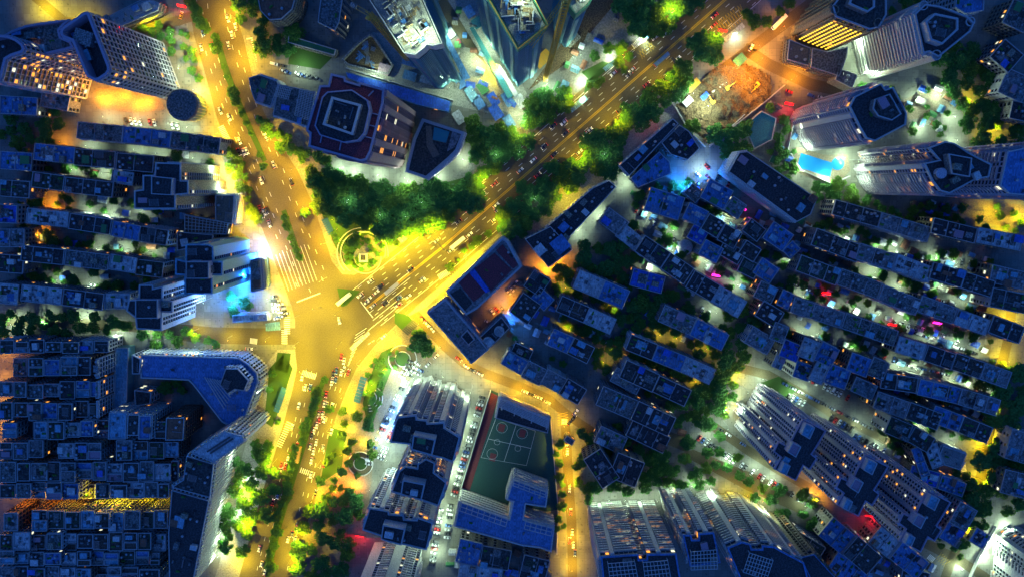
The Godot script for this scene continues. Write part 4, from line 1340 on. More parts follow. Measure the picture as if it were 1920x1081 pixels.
	# bottom corner tower
	t = block("1868,1000 1895,985 1960,1010 1960,1100 1860,1090", 75, {"at_ground": true, "name": "corner_tower", "cat": "tower", "label": "pale ribbed tower with round balconies behind the lit garden wall", "wall": "wall_white", "style": "resi", "fh": 3.0, "bay": 3.0, "pattern": "xbbwwx", "lit": .08, "roof": "roof_dark"})
	# school
	t = block("937,746 1031,787 1027,811 930,783", 14, {"name": "school_hall", "cat": "school", "label": "school hall with a white slatted canopy above the games court", "roof": "roof_slate", "wall": "wall_white", "style": "bands", "fh": 3.6, "clutter": 3})
	for k in 7: roof_bar(t, Vector2(939 - .5 * k, 746 + 2.6 * k), Vector2(1031 - .5 * k, 786 + 2.6 * k), 17.0, .55, "canopy_slat")
	for q in [[938, 750], [968, 763], [1000, 777], [1028, 789]]:
		roof_bar(t, Vector2(q[0], q[1] - 4), Vector2(q[0] - 4, q[1] + 16), 16.6, .5, "canopy_beam")
	t = block("962,897 1028,921 1024,950 986,944 982,972 992,976 1040,988 1034,1034 1012,1026 980,1022 852,986 862,938 955,972 962,940 950,936", 19, {"name": "school_block", "cat": "school", "label": "blue-roofed school block shaped like an H beside the games court", "roof": "roof_blue", "wall": "wall_white", "style": "bands", "fh": 3.6, "rim": .8, "parapet": "wall_white", "clutter": 5})
	for g in [[Vector2(866, 942), Vector2(952, 972), 8, Vector2(-4, 15)], [Vector2(986, 977), Vector2(1036, 990), 5, Vector2(-3, 14)], [Vector2(964, 900), Vector2(1024, 922), 6, Vector2(-2, 10)]]:
		for k in g[2] + 1:
			var a: Vector2 = g[0].lerp(g[1], float(k) / g[2])
			roof_bar(t, a, a + g[3], 21.0, .45, "roof_rib")
		for k in 3: roof_bar(t, g[0] + g[3] * (k * .5), g[1] + g[3] * (k * .5), 21.4, .4, "roof_rail")
	# curved office by the side street
	t = block("264,664 448,670 466,682 482,698 484,716 450,808 416,790 362,720 354,712 264,708", 18, {"name": "bent_office", "label": "bent office block with louvred white edge and slanted skylight", "roof": "roof_blue", "wall": "wall_white", "style": "fins", "fh": 3.6, "bay": 2.8, "lit": .04, "rim": .8, "clutter": 8})
	storey(t, poly("423,690 446,690 466,712 458,732 440,729 426,738 412,720", 25), 18.1, 25, {"wall": "wall_white", "roof": "roof_slate", "style": "fins", "bay": 2.5, "clutter": 1})
	for k in 7: roof_bar(t, Vector2(383 + 4.6 * k, 706 + 1.0 * k), Vector2(420 + 3.0 * k, 766 - 5.5 * k), 19.2 + .1 * k, .5, "skylight_bar")
	# long slab in the old quarter
	t = block("360,849 422,808 455,816 458,824 401,866", 46, {"name": "long_slab", "label": "white-topped slab with twin roof slots above the old quarter", "roof": "roof_white", "wall": "wall_white", "style": "fins", "fh": 3.1, "bay": 2.6, "lit": .02, "clutter": 0})
	for q in [[Vector2(388, 846), Vector2(430, 819)], [Vector2(394, 849), Vector2(436, 822)]]: roof_bar(t, q[0], q[1], 46.5, 1.0, "roof_slot", "steel_dark")
	block("350,853 401,868 394,932 322,912 344,898", 38, {"name": "long_slab", "label": "terrace slab with roof garden stepping down from white-topped slab", "roof": "roof_dark", "wall": "wall_white", "style": "fins", "fh": 3.1, "bay": 2.6, "lit": .02, "clutter": 12})
	block("322,917 392,937 362,1090 318,1090 316,1000", 34, {"name": "long_slab", "label": "long dark-roofed slab with white fins facing the avenue trees", "roof": "roof_slate", "wall": "wall_white", "style": "fins", "fh": 3.1, "bay": 2.6, "lit": .02, "clutter": 16, "sheds": [[338, 975, 7, 6, "roof_cyan"]]})
	# courtyard block by the excavation
	block("1161,310 1262,222 1272,232 1180,330", 13, {"name": "courtyard_block", "label": "dark courtyard block wing between road trees and inner yard", "roof": "roof_slate", "wall": "wall_white", "clutter": 9})
	block("1274,234 1292,246 1312,278 1290,300 1258,290 1240,268", 12, {"name": "courtyard_block", "label": "dark courtyard block wing facing the excavation ramp", "roof": "roof_slate", "wall": "wall_grey", "clutter": 10})
	block("1182,334 1236,284 1256,304 1258,326 1196,352", 9, {"name": "courtyard_block", "label": "low blue-shed block closing the courtyard", "roof": "roof_blue", "wall": "wall_grey", "clutter": 9})
	block("1386,286 1402,284 1532,372 1520,402 1494,416 1366,322", 22, {"name": "long_block", "label": "long dark block with pale edge facing the car parks", "roof": "roof_slate", "wall": "wall_white", "style": "bands", "lit": .03, "clutter": 14})
	block("1396,236 1428,208 1456,222 1448,262 1414,280", 5, {"name": "tarp_roof", "label": "teal tarpaulin roof beside the excavation", "roof": "tarp_teal", "wall": "wall_grey", "style": "blank"})
	block("990,456 1112,352 1142,338 1156,350 1044,470 1030,440", 15, {"name": "long_block", "label": "long dark block parallel to the avenue with roof coolers", "roof": "roof_slate", "wall": "wall_white", "clutter": 18})
	block("984,448 1032,424 1074,468 1028,502", 17, {"name": "shop_block", "label": "wide dark shop block over the orange-lit corner", "roof": "roof_slate", "wall": "wall_grey", "clutter": 8, "sheds": [[1050, 458, 9, 9, "roof_blue"], [1012, 468, 6, 6, "roof_white"]]})
	block("1768,834 1812,850 1800,880 1756,866", 9, {"name": "terrace_house", "label": "pale tiled roof terrace beside the yellow box junction", "roof": "paving_pale", "wall": "wall_white", "style": "bands", "parapet": "wall_white", "clutter": 4})

func circle(c: Vector2, r: float, n: int) -> PackedVector2Array:
	var p := PackedVector2Array()
	for k in n: p.append(c + Vector2.from_angle(TAU * k / n) * r)
	return p
func deck(t: Node3D, px: String, y: float, m: String, called: String) -> void:
	var b := MB.new()
	b.prism(poly(px, y), y - 1.2, y)
	part(t, called, b, m)
func roof_bar(t: Node3D, a: Vector2, b: Vector2, y: float, w: float, called: String, m := "wall_white") -> void:
	var mb := MB.new()
	mb.bar(pt(a.x, a.y, y), pt(b.x, b.y, y), w)
	part(t, called, mb, m)
func columns(t: Node3D, list: Array, h: float, m: String) -> void:
	for q in list:
		var c := p2(q[0], q[1], h)
		var b := MB.new()
		b.cyl(v3(c, 0), q[2] * .30, q[2] * .30, h - 1.5, 18, true)
		ring(b, circle(c, q[2] * .30, 18), .4, h - 1.5, h)
		part(t, "corner_column", b, m)
# a white frame of bars over a roof; corners in pixels
func lattice_roof(px: String, y: float, nx: int, ny: int) -> void:
	var q := nums(px)
	var c := pt((q[0].x + q[2].x) * .5, (q[0].y + q[2].y) * .5, y)
	var t := thing("roof_frame", "white steel frame of %d by %d bars over a flat roof" % [nx, ny], "roof frame", Vector3(c.x, y - 3.0, c.z))
	for k in nx + 1:
		var f := float(k) / nx
		roof_bar(t, q[0].lerp(q[1], f), q[3].lerp(q[2], f), y, .3, "bar", "wall_white")
	for k in ny + 1:
		var f := float(k) / ny
		roof_bar(t, q[0].lerp(q[3], f), q[1].lerp(q[2], f), y + .32, .3, "rail", "wall_white")
	for v in q:
		var a := pt(v.x, v.y, y)
		var b := MB.new()
		b.bar(a, a - Vector3(0, 3.0, 0), .35)
		part(t, "post", b, "wall_white")
func lattice_white() -> void:
	block("466,146 486,140 520,152 522,160 508,200 478,190 470,166", 14, {"name": "white_annex", "label": "low white annex with box terraces beside the avenue", "roof": "roof_grey", "wall": "wall_white", "style": "bands", "clutter": 14})
	block("522,158 592,172 578,238 512,216", 14, {"name": "white_annex", "label": "white annex under a louvred frame against the lilac tower", "roof": "roof_grey", "wall": "wall_white", "style": "bands", "clutter": 6})
	lattice_roof("562,168 590,175 580,226 552,216", 17.0, 6, 16)
	lattice_roof("520,160 546,166 540,186 514,180", 17.0, 8, 5)
func light_strips(t: Node3D, edge: Array, h: float) -> void:
	var a := p2(edge[0].x, edge[0].y, h)
	var b := p2(edge[1].x, edge[1].y, h)
	var d := (b - a).normalized()
	var n := Vector2(d.y, -d.x)
	if n.dot(-(a + b)) < 0.0: n = -n
	for k in 7:
		var q := a.lerp(b, (k + .5) / 7.0) + n * 1.25
		var m := MB.new()
		for j in 15:
			var y := 6.0 + j * (h - 9.0) / 15.0
			m.box(v3(q, y), Vector3(d.x, 0, d.y) * .5, Vector3(0, .9, 0), Vector3(n.x, 0, n.y) * .08)
		part(t, "facade_light", m, "lamp_yellow_soft", true)
func half_built(px: String, h: float, label: String, n: int) -> void:
	var p := poly(px, h)
	var c := centre(p)
	var t := thing("half_built_tower", label, "tower", Vector3(c.x, 0, c.y))
	obstacles.append(grown(p, 1.0))
	var w := MB.new()
	w.prism(p, 0, h, false)
	part(t, "wall", w, "net_blue")
	var r := MB.new()
	r.sheet(p, h)
	part(t, "top_slab", r, "rubble")
	var F := new_faces()
	for k in p.size(): facade(F, p[k], p[(k + 1) % p.size()], 3.0, h - 14.0, {"style": "resi", "pattern": "gsgg", "fh": 3.0, "bay": 3.2, "lit": .0})
	part(t, "facade_trim", F.trim, "wall_teal", true)
	part(t, "window_glass", F.glass, "glass_dark", true)
	var e := MB.new()
	ring(e, grown(p, .9), .35, h - 9, h + 2.0)
	part(t, "edge_net", e, "net_green" if n < 50 else "wall_white")
	if n == 34:
		e = MB.new()
		ring(e, grown(p, 1.1), .2, h - .5, h + 2.4)
		part(t, "edge_board", e, "crane_yellow")
	var q := grown(p, -2.0)
	var lo := q[0]
	var hi := q[0]
	for s in q:
		lo = lo.min(s); hi = hi.max(s)
	var put := 0
	var ang := axis_of(p)
	var guard := 0
	while put < n * 3 and guard < 2000:
		guard += 1
		var s := Vector2(rng.randf_range(lo.x, hi.x), rng.randf_range(lo.y, hi.y))
		if not Geometry2D.is_point_in_polygon(s, q): continue
		put += 1
		var m := MB.new()
		var kind := rng.randi() % 4
		var turn := -ang + (PI / 2 if rng.randf() < .5 else 0.0) + rng.randf_range(-.1, .1)
		var d := Vector3(cos(turn), 0, sin(turn))
		var sd := Vector3(-sin(turn), 0, cos(turn))
		if kind == 0:
			m.box(v3(s, h + 1.3), d * rng.randf_range(1.2, 3.2), Vector3(0, 1.3, 0), sd * .15)
			part(t, "wall_form", m, ["wall_white", "timber", "rubble"][rng.randi() % 3])
		elif kind == 1:
			for j in 4: m.box(v3(s, h + .2) + sd * (j * .5 - 1), d * rng.randf_range(1, 2.2), Vector3(0, .2, 0), sd * .16)
			part(t, "plank_pile", m, "timber")
		elif kind == 2:
			m.box(v3(s, h + .5), d * rng.randf_range(.6, 1.6), Vector3(0, .5, 0), sd * rng.randf_range(.5, 1.2))
			part(t, "pallet", m, ["wall_cream", "wall_white", "steel", "roof_blue"][rng.randi() % 4])
		else:
			for j in 5: m.bar(v3(s, h) + d * (j * .9 - 2), v3(s, h + 2.2) + d * (j * .9 - 2), .12)
			m.bar(v3(s, h + 2.2) - d * 2.2, v3(s, h + 2.2) + d * 2.2, .12)
			part(t, "rebar_cage", m, "steel")
	# floodlights over the deck where the crew works
	for k in (4 if n > 50 else 2):
		var s := q[int(k * q.size() / 4.0) % q.size()].lerp(centre(q), .25)
		var y := h + 6.0
		var m := MB.new()
		m.bar(v3(s, h), v3(s, y), .2)
		part(t, "flood_mast", m, "steel")
		bulb(t, v3(s, y + .15) - t.position, "lamp_white", 75.0 if n > 20 else 40.0, "lamp_bulb")
func crane(top: String, foot: String, label: String, jib: float, ang: float) -> void:
	var a: Vector2 = nums(top)[0]
	var b: Vector2 = nums(foot)[0]
	var h := tall(a.x, a.y, b.x, b.y)
	var g := p2(b.x, b.y)
	var t := thing("tower_crane", label, "crane", Vector3(g.x, 0, g.y))
	var m := MB.new()
	var s := 1.1
	for k in 4: m.bar(v3(g, 0) + Vector3(s * (1 if k % 2 else -1), 0, s * (1 if k > 1 else -1)), v3(g, h) + Vector3(s * (1 if k % 2 else -1), 0, s * (1 if k > 1 else -1)), .3)
	var y := 0.0
	var f := 1.0
	while y < h - 2.5:
		for e in [[-1, -1, 1, -1], [1, -1, 1, 1], [1, 1, -1, 1], [-1, 1, -1, -1]]:
			m.bar(v3(g, y if f > 0 else y + 2.4) + Vector3(e[0] * s, 0, e[1] * s), v3(g, y + 2.4 if f > 0 else y) + Vector3(e[2] * s, 0, e[3] * s), .18)
		y += 2.4
		f = -f
	part(t, "mast", m, "crane_yellow")
	m = MB.new()
	var d := Vector3(cos(ang), 0, sin(ang))
	var w := Vector3(-sin(ang), 0, cos(ang)) * .8
	var o := v3(g, h)
	for e in [w, -w]: m.bar(o - d * 9 + e, o + d * jib + e, .22)
	m.bar(o - d * 2 + Vector3(0, 1.6, 0), o + d * jib + Vector3(0, 1.6, 0), .22)
	for k in int(jib / 1.6):
		var q := o + d * (k * 1.6)
		m.bar(q + w, q + d * .8 + Vector3(0, 1.6, 0), .12)
		m.bar(q - w, q + d * .8 + Vector3(0, 1.6, 0), .12)
		m.bar(q + w, q + d * 1.6 - w, .12)
	part(t, "jib", m, "crane_yellow")
	m = MB.new()
	m.box(o - d * 8, d * 1.4, Vector3(0, 1.2, 0), w * 1.2)
	part(t, "counterweight", m, "wall_grey")
	m = MB.new()
	m.box(o + w * 2.2 + Vector3(0, -1, 0), d * .9, Vector3(0, 1.1, 0), w * .9)
	part(t, "cab", m, "crane_yellow")
func pit() -> void:
	var c := p2(695, 105)
	var t := thing("excavation", "dark triangular excavation with walled rim beside the crane", "excavation", v3(c, 0))
	var p := poly("640,112 668,82 692,64 700,66 738,122 730,140 712,138 650,122", 2)
	var m := MB.new()
	ring(m, p, 1.2, 0, 3.0)
	part(t, "retaining_wall", m, "wall_grey")
	m = MB.new()
	m.sheet(inner_ring(p, 1.1), .15)
	part(t, "pit_floor", m, "soil")
	for k in 26:
		var q := Vector2(rng.randf_range(656, 728), rng.randf_range(78, 134))
		var g := p2(q.x, q.y)
		if not Geometry2D.is_point_in_polygon(g, grown(p, -3)): continue
		m = MB.new()
		var a := rng.randf() * PI
		for j in 3: m.box(v3(g, .5) + Vector3(-sin(a), 0, cos(a)) * (j * .9), Vector3(cos(a), 0, sin(a)) * rng.randf_range(1.2, 3), Vector3(0, .35, 0), Vector3(-sin(a), 0, cos(a)) * .3)
		part(t, "steel_bundle", m, ["steel", "roof_blue", "timber"][rng.randi() % 3])
	# site cabins and stores
	var cabins := [[816, 28, 7, 4, "roof_bright_blue"], [826, 42, 7, 4, "roof_blue"], [862, 152, 9, 5, "roof_blue"], [884, 176, 9, 5, "roof_cyan"], [898, 192, 8, 5, "roof_blue"], [925, 186, 8, 5, "roof_bright_blue"], [905, 165, 7, 5, "roof_green"], [952, 186, 9, 5, "roof_blue"], [860, 220, 8, 5, "roof_white"], [930, 210, 9, 6, "roof_bright_blue"], [955, 228, 8, 5, "roof_blue"], [770, 116, 10, 5, "roof_blue"], [768, 142, 8, 5, "roof_cyan"], [800, 150, 8, 4, "roof_white"], [1018, 110, 11, 6, "crane_yellow"], [1075, 75, 9, 4, "wall_cream"], [880, 22, 7, 5, "roof_blue"], [896, 42, 6, 6, "tarp_teal"], [1000, 186, 8, 6, "roof_grey"], [976, 190, 8, 5, "roof_white"], [860, 78, 3, 2, "roof_red"], [845, 62, 6, 4, "roof_white"], [850, 98, 6, 4, "wall_cream"], [720, 130, 7, 6, "wall_pink"], [1290, 190, 6, 4, "wall_white"], [1322, 180, 5, 3, "roof_bright_blue"], [1300, 160, 9, 4, "crane_yellow"], [1388, 112, 7, 5, "tarp_teal"]]
	for q in cabins:
		var g := p2(q[0], q[1], 2.5)
		var col: String = {"roof_bright_blue": "bright blue", "roof_blue": "blue", "roof_cyan": "pale blue", "roof_green": "green", "roof_white": "white", "crane_yellow": "yellow", "wall_cream": "cream", "tarp_teal": "teal", "roof_grey": "grey", "roof_red": "dark red", "wall_pink": "pinkish", "wall_white": "plain white"}[q[4]]
		var k := thing("site_cabin", "%s site cabin about %d metres long in the works yard" % [col, q[2]], "cabin", v3(g, .1), "site cabins in the works yard")
		k.rotation.y = .75 if q[0] > 1000 else -1.0 if q[0] > 810 else -.3
		m = MB.new()
		m.abox(-q[2] * .5, 0, -q[3] * .5, q[2] * .5, 2.6, q[3] * .5)
		var o := part(k, "wall", m, "wall_grey")
		o.position = Vector3.ZERO
		m = MB.new()
		for j in 4:
			m.abox(-q[2] * .52 + j * q[2] * .26, 2.62, -q[3] * .55, -q[2] * .52 + (j + .96) * q[2] * .26, 2.8, q[3] * .55)
		o = part(k, "roof", m, q[4])
		o.position = Vector3.ZERO
		m = MB.new()
		for j in 3: m.abox(-q[2] * .4 + j * q[2] * .28, .9, q[3] * .5 + .02, -q[2] * .4 + (j + .6) * q[2] * .28, 2.0, q[3] * .5 + .06)
		o = part(k, "window", m, "glass_dark")
		o.position = Vector3.ZERO
	# long canopies over the works lanes
	for s in [["826,62 836,60 882,146 870,150", "roof_blue", "blue walkway roof beside the rubble-topped tower"], ["880,52 888,50 962,180 952,184", "tarp_teal", "teal covered walkway along the yellow works lane"], ["930,120 938,122 972,176 964,180", "roof_white", "white covered walkway at the foot of the netted tower"]]:
		var cp := poly(s[0], 5)
		var w := thing("covered_walkway", s[2], "walkway", v3(centre(cp), 0))
		m = MB.new()
		m.prism(cp, 4.6, 5.0)
		part(w, "roof", m, s[1])
		for q in cp:
			m = MB.new()
			m.bar(v3(q, 0), v3(q, 4.6), .25)
			part(w, "post", m, "steel")

# ---------------------------------------------------------------- rows of walk-up blocks
const ROWS := {
	"terraces beyond pool towers": ["1563,388 1650,412 26 20 d", "1650,412 1742,440 26 20 s", "1748,422 1830,442 26 21 s", "1832,440 1915,456 26 20 d", "1526,443 1612,476 30 19 d", "1608,470 1676,492 28 20 s", "1678,490 1746,516 28 20 d", "1746,506 1806,524 28 21 s", "1806,524 1862,542 28 20 d", "1497,492 1572,520 28 19 s", "1574,518 1650,545 28 20 d", "1652,548 1722,576 28 20 d", "1724,568 1790,592 28 21 s", "1792,592 1852,614 27 20 d", "1462,556 1484,566 28 17 s", "1486,570 1580,600 27 20 s", "1582,600 1680,634 27 20 d", "1682,644 1734,660 28 20 d", "1736,660 1788,678 28 20 s", "1788,676 1842,694 29 20 d", "1842,694 1892,712 29 20 s", "1858,512 1920,526 30 18 s", "1858,556 1925,570 32 20 d", "1858,606 1916,628 30 20 s"],
	"white-lit car lanes": ["1642,748 1700,768 29 20 s", "1702,768 1762,790 29 20 d", "1748,774 1802,794 29 20 s", "1802,794 1856,816 29 20 d", "1664,794 1706,812 30 18 s", "1708,812 1746,834 28 18 d", "1652,712 1720,722 26 20 d", "1722,724 1800,742 27 20 s", "1800,742 1872,764 28 20 d", "1716,838 1736,892 16 15 b", "1706,884 1760,900 26 12 B", "1762,902 1808,918 24 12 b"],
	"crowded yards below terraces": ["1448,618 1474,628 30 18 s", "1466,650 1500,664 30 18 B", "1502,648 1532,660 34 20 w", "1534,656 1566,672 34 20 b", "1490,690 1520,700 28 18 b", "1524,692 1548,704 34 20 w", "1550,698 1590,712 34 19 b", "1592,676 1630,690 32 19 b", "1632,684 1662,696 32 20 d", "1452,672 1470,680 26 16 w", "1600,718 1640,736 26 18 s"],
	"leafy rows behind mall": ["1080,522 1128,542 33 17 d", "1128,542 1174,562 33 17 s", "1048,568 1100,590 28 17 s", "1100,590 1150,612 28 17 d", "1032,630 1070,647 30 16 b", "1070,647 1108,666 30 16 d", "1200,456 1248,488 32 17 s", "1248,488 1292,518 32 17 d", "1294,522 1342,550 32 18 s", "1342,550 1392,580 32 18 d", "1184,518 1244,534 30 9 B", "1240,586 1300,612 30 17 d", "1300,612 1360,642 30 17 s", "1178,640 1228,660 28 17 s", "1228,660 1282,682 28 17 b", "1282,682 1336,706 28 17 d", "1168,690 1230,718 32 17 d", "1230,718 1290,746 30 17 s", "1132,402 1170,430 30 12 s", "1162,430 1200,460 26 11 d", "1150,700 1200,726 26 14 d", "1124,740 1190,768 34 18 d", "1190,768 1260,800 34 18 s", "1180,800 1250,834 30 15 s"],
	"yards round tent pavilion": ["1214,372 1278,392 40 14 b", "1322,352 1366,376 36 14 b", "1366,380 1392,398 28 13 s", "1286,394 1322,412 30 14 s", "1322,414 1352,432 30 15 d", "1352,434 1384,452 30 15 s", "1294,432 1322,448 26 12 B", "1316,462 1350,480 28 14 b", "1352,462 1390,484 26 14 s", "1392,462 1420,480 26 14 d", "1388,494 1420,510 26 14 s", "1420,496 1452,518 30 15 b", "1400,420 1428,442 26 13 d", "1420,540 1452,556 30 16 d", "1424,576 1462,600 30 17 s", "1404,626 1446,650 30 16 s", "1290,352 1312,372 22 10 d", "1436,356 1466,380 26 12 s", "1440,430 1478,456 34 15 s", "1476,460 1492,476 24 14 b"],
	"mall car park": ["992,520 1022,540 34 12 s", "968,566 1002,590 40 14 d", "1004,548 1030,572 26 12 b", "946,668 984,690 26 12 b", "984,690 1020,708 30 13 d", "1020,704 1056,724 28 13 d", "1056,722 1092,744 30 14 s", "962,650 996,666 18 9 d"],
	"rows below office towers": ["145,244 230,252 28 17 d", "230,252 320,262 28 17 s", "320,262 412,274 28 17 d", "64,284 140,292 28 16 b", "140,294 216,300 28 16 d", "218,302 288,308 28 16 s", "0,300 60,304 30 15 s", "0,352 56,356 28 17 d", "60,336 120,344 26 17 s", "122,346 212,356 26 17 d", "50,404 128,412 26 17 d", "130,414 208,426 26 17 s", "210,428 262,438 26 17 s", "262,438 314,446 26 17 d", "40,474 120,482 26 17 s", "122,482 204,492 26 17 d", "206,490 256,498 26 17 d", "256,500 306,506 26 17 s", "40,548 116,556 28 17 d", "118,556 194,566 28 17 s", "196,564 244,564 26 17 d", "-10,400 32,402 30 15 B", "-10,446 46,446 30 16 d", "-10,492 44,496 30 16 s", "-10,548 34,552 34 18 w", "0,196 70,200 30 14 b", "78,180 130,190 34 12 s", "210,330 250,336 22 14 d"],
	"orange corner alley": ["1870,90 1905,120 40 17 d", "1880,150 1925,170 44 16 s", "1890,20 1930,40 44 18 d", "1895,205 1940,215 30 15 s"],
	"yards between lower towers": ["1742,936 1776,956 26 14 s", "1790,958 1822,976 40 26 d", "1770,990 1800,1008 34 16 b", "1824,1000 1850,1016 26 10 s", "1744,832 1760,874 22 14 d", "1716,952 1738,966 24 12 b", "1690,1078 1740,1090 30 14 s", "858,1030 900,1040 40 13 s", "902,1040 956,1050 34 12 d", "860,1075 940,1085 34 12 d", "978,1060 1026,1072 40 13 s", "1548,985 1590,1020 40 18 b", "1594,1020 1640,1060 40 18 d", "1470,1060 1540,1095 40 20 B", "1640,1000 1676,1030 34 15 w", "1560,1050 1620,1090 36 17 b", "1680,1030 1730,1070 36 16 s", "1490,1010 1540,1040 30 15 s", "1150,870 1200,890 44 20 s", "1110,850 1146,905 34 22 s", "1120,812 1170,835 30 14 d", "1890,830 1960,850 50 14 s", "1880,900 1960,920 40 14 d", "1060,820 1075,830 10 8 d"],
}
func terraces() -> void:
	for place in ROWS:
		for s in ROWS[place]:
			var w: PackedStringArray = s.split(" ")
			var a := w[0].split(",")
			var b := w[1].split(",")
			var roof: String = {"d": ["roof_dark", "roof_dark", "roof_brown", "roof_grey", "roof_white", "roof_patchy"][rng.randi() % 6], "s": ["roof_slate", "roof_slate", "roof_moss", "roof_patchy", "roof_blue"][rng.randi() % 5], "b": "roof_blue", "B": "roof_bright_blue", "w": "roof_white"}[w[4]]
			var len_px := Vector2(float(a[0]), float(a[1])).distance_to(Vector2(float(b[0]), float(b[1])))
			slab_row(float(a[0]), float(a[1]), float(b[0]), float(b[1]), float(w[2]) * 1.13, float(w[3]) + rng.randf_range(-1, 1), {"name": "walk_up_block", "cat": "apartment block", "kind": "walk-up", "party": 8.5, "patches": 7, "place": place, "group": place, "roof": roof, "wall": ["wall_grey", "wall_cream", "wall_white", "wall_grey"][rng.randi() % 4], "style": "punched", "fh": 3.0, "bay": 3.2, "pattern": ["w", "wwx", "wx"][rng.randi() % 3], "lit": .07, "clutter": 4 + int(len_px / 9.0), "rim": .35, "ph": .8})

# the old quarter of narrow houses packed in rows
func village() -> void:
	var rows := [[650, 26, 0, 214, 19], [687, 36, 26, 186, 20], [731, 32, 0, 186, 19], [769, 34, 0, 186, 20], [805, 34, 6, 344, 21], [843, 36, 0, 336, 20], [883, 37, 0, 336, 21], [919, 31, 0, 318, 20], [975, 38, 8, 316, 21], [1014, 33, 0, 312, 20], [1046, 28, 0, 300, 20], [1076, 28, 0, 300, 20]]
	for row in rows:
		var x: float = row[2]
		while x < row[3] - 12:
			var w := rng.randf_range(24, 32)
			if x + w > row[3] - 8: w = row[3] - x
			var h: float = row[4] + rng.randf_range(-3.5, 3.0)
			var y0: float = row[0] - row[1] * .5 + rng.randf_range(0, 2)
			var y1: float = row[0] + row[1] * .5 - rng.randf_range(0, 3)
			var roof: String = ["roof_dark", "roof_grey", "roof_patchy", "roof_slate", "roof_moss", "roof_white", "roof_blue", "roof_cyan", "roof_brown", "roof_grey"][rng.randi() % 10]
			y0 += rng.randf_range(-3, 3)
			y1 += rng.randf_range(-3, 2)
			if rng.randf() < .07: h = 7.0
			if rng.randf() < .3:
				var ym := lerpf(y0, y1, rng.randf_range(.4, .6))
				var h2 := h + rng.randf_range(-5.0, 3.0)
				block("%f,%f %f,%f %f,%f %f,%f" % [x, ym + 1, x + w - .8, ym + 1, x + w - .8, y1, x, y1], h2, {"name": "narrow_house", "cat": "house", "kind": "narrow half-house", "place": "old quarter", "group": "narrow houses of the old quarter", "roof": ["roof_brown", "roof_grey", "roof_cyan", "roof_moss", "roof_pink"][rng.randi() % 5], "wall": ["wall_grey", "wall_white", "wall_cream"][rng.randi() % 3], "style": "punched", "fh": 3.0, "bay": 2.8, "lit": .02, "patches": 3, "clutter": 4, "rim": .35, "ph": 1.0})
				y1 = ym
			block("%f,%f %f,%f %f,%f %f,%f" % [x, y0, x + w - .8, y0, x + w - .8, y1, x, y1], h, {"name": "narrow_house", "cat": "house", "kind": "narrow house", "place": "old quarter", "group": "narrow houses of the old quarter", "roof": roof, "wall": ["wall_grey", "wall_white", "wall_cream", "wall_brick"][rng.randi() % 4], "style": "punched", "fh": 3.0, "bay": 2.8, "lit": .02, "patches": 4, "clutter": 5, "rim": .35, "ph": 1.0})
			x += w + rng.randf_range(0, 1.5)
	for q in [[186, 212, 672, 708], [186, 213, 714, 746], [187, 212, 750, 782]]:
		block("%f,%f %f,%f %f,%f %f,%f" % [q[0] - 6, q[2], q[1] - 28, q[2], q[1] - 28, q[3], q[0] - 6, q[3]], 26, {"name": "narrow_house", "cat": "house", "kind": "grid-walled house", "place": "old quarter", "roof": "roof_dark", "wall": "wall_white", "style": "grid", "fh": 3.0, "bay": 3.0, "lit": .05, "clutter": 4, "group": "houses with gridded end walls"})
	for q in [[205, 238, 772, 822], [240, 262, 776, 815], [262, 284, 778, 822], [312, 346, 782, 824]]:
		block("%f,%f %f,%f %f,%f %f,%f" % [q[0], q[2], q[1], q[2], q[1] - 2, q[3], q[0] - 2, q[3]], 27, {"name": "tall_house", "cat": "house", "kind": "tall house", "place": "old quarter yard", "roof": ["roof_cyan", "roof_dark", "roof_blue", "roof_rust"][names.get("tall_house", 0) % 4], "wall": "wall_brick" if q[0] > 300 else "wall_white", "style": "grid", "fh": 3.0, "bay": 2.6, "lit": .04, "clutter": 3, "group": "tall houses by the yard"})
	block("216,651 241,651 238,764 214,764", 8, {"name": "canopy_roof", "cat": "canopy", "label": "long blue metal canopy over the lane beside the old quarter", "roof": "roof_cyan", "wall": "wall_teal", "style": "blank"})
	block("252,730 284,734 282,756 254,760", 12, {"name": "yard_house", "cat": "house", "label": "small house with white roof frame in the inner yard", "roof": "roof_dark", "wall": "wall_white", "clutter": 2})
	block("248,664 264,672 262,700 248,700", 20, {"name": "stair_block", "cat": "building", "label": "narrow dark stair block beside the bent office", "roof": "roof_slate", "wall": "wall_white", "clutter": 1})

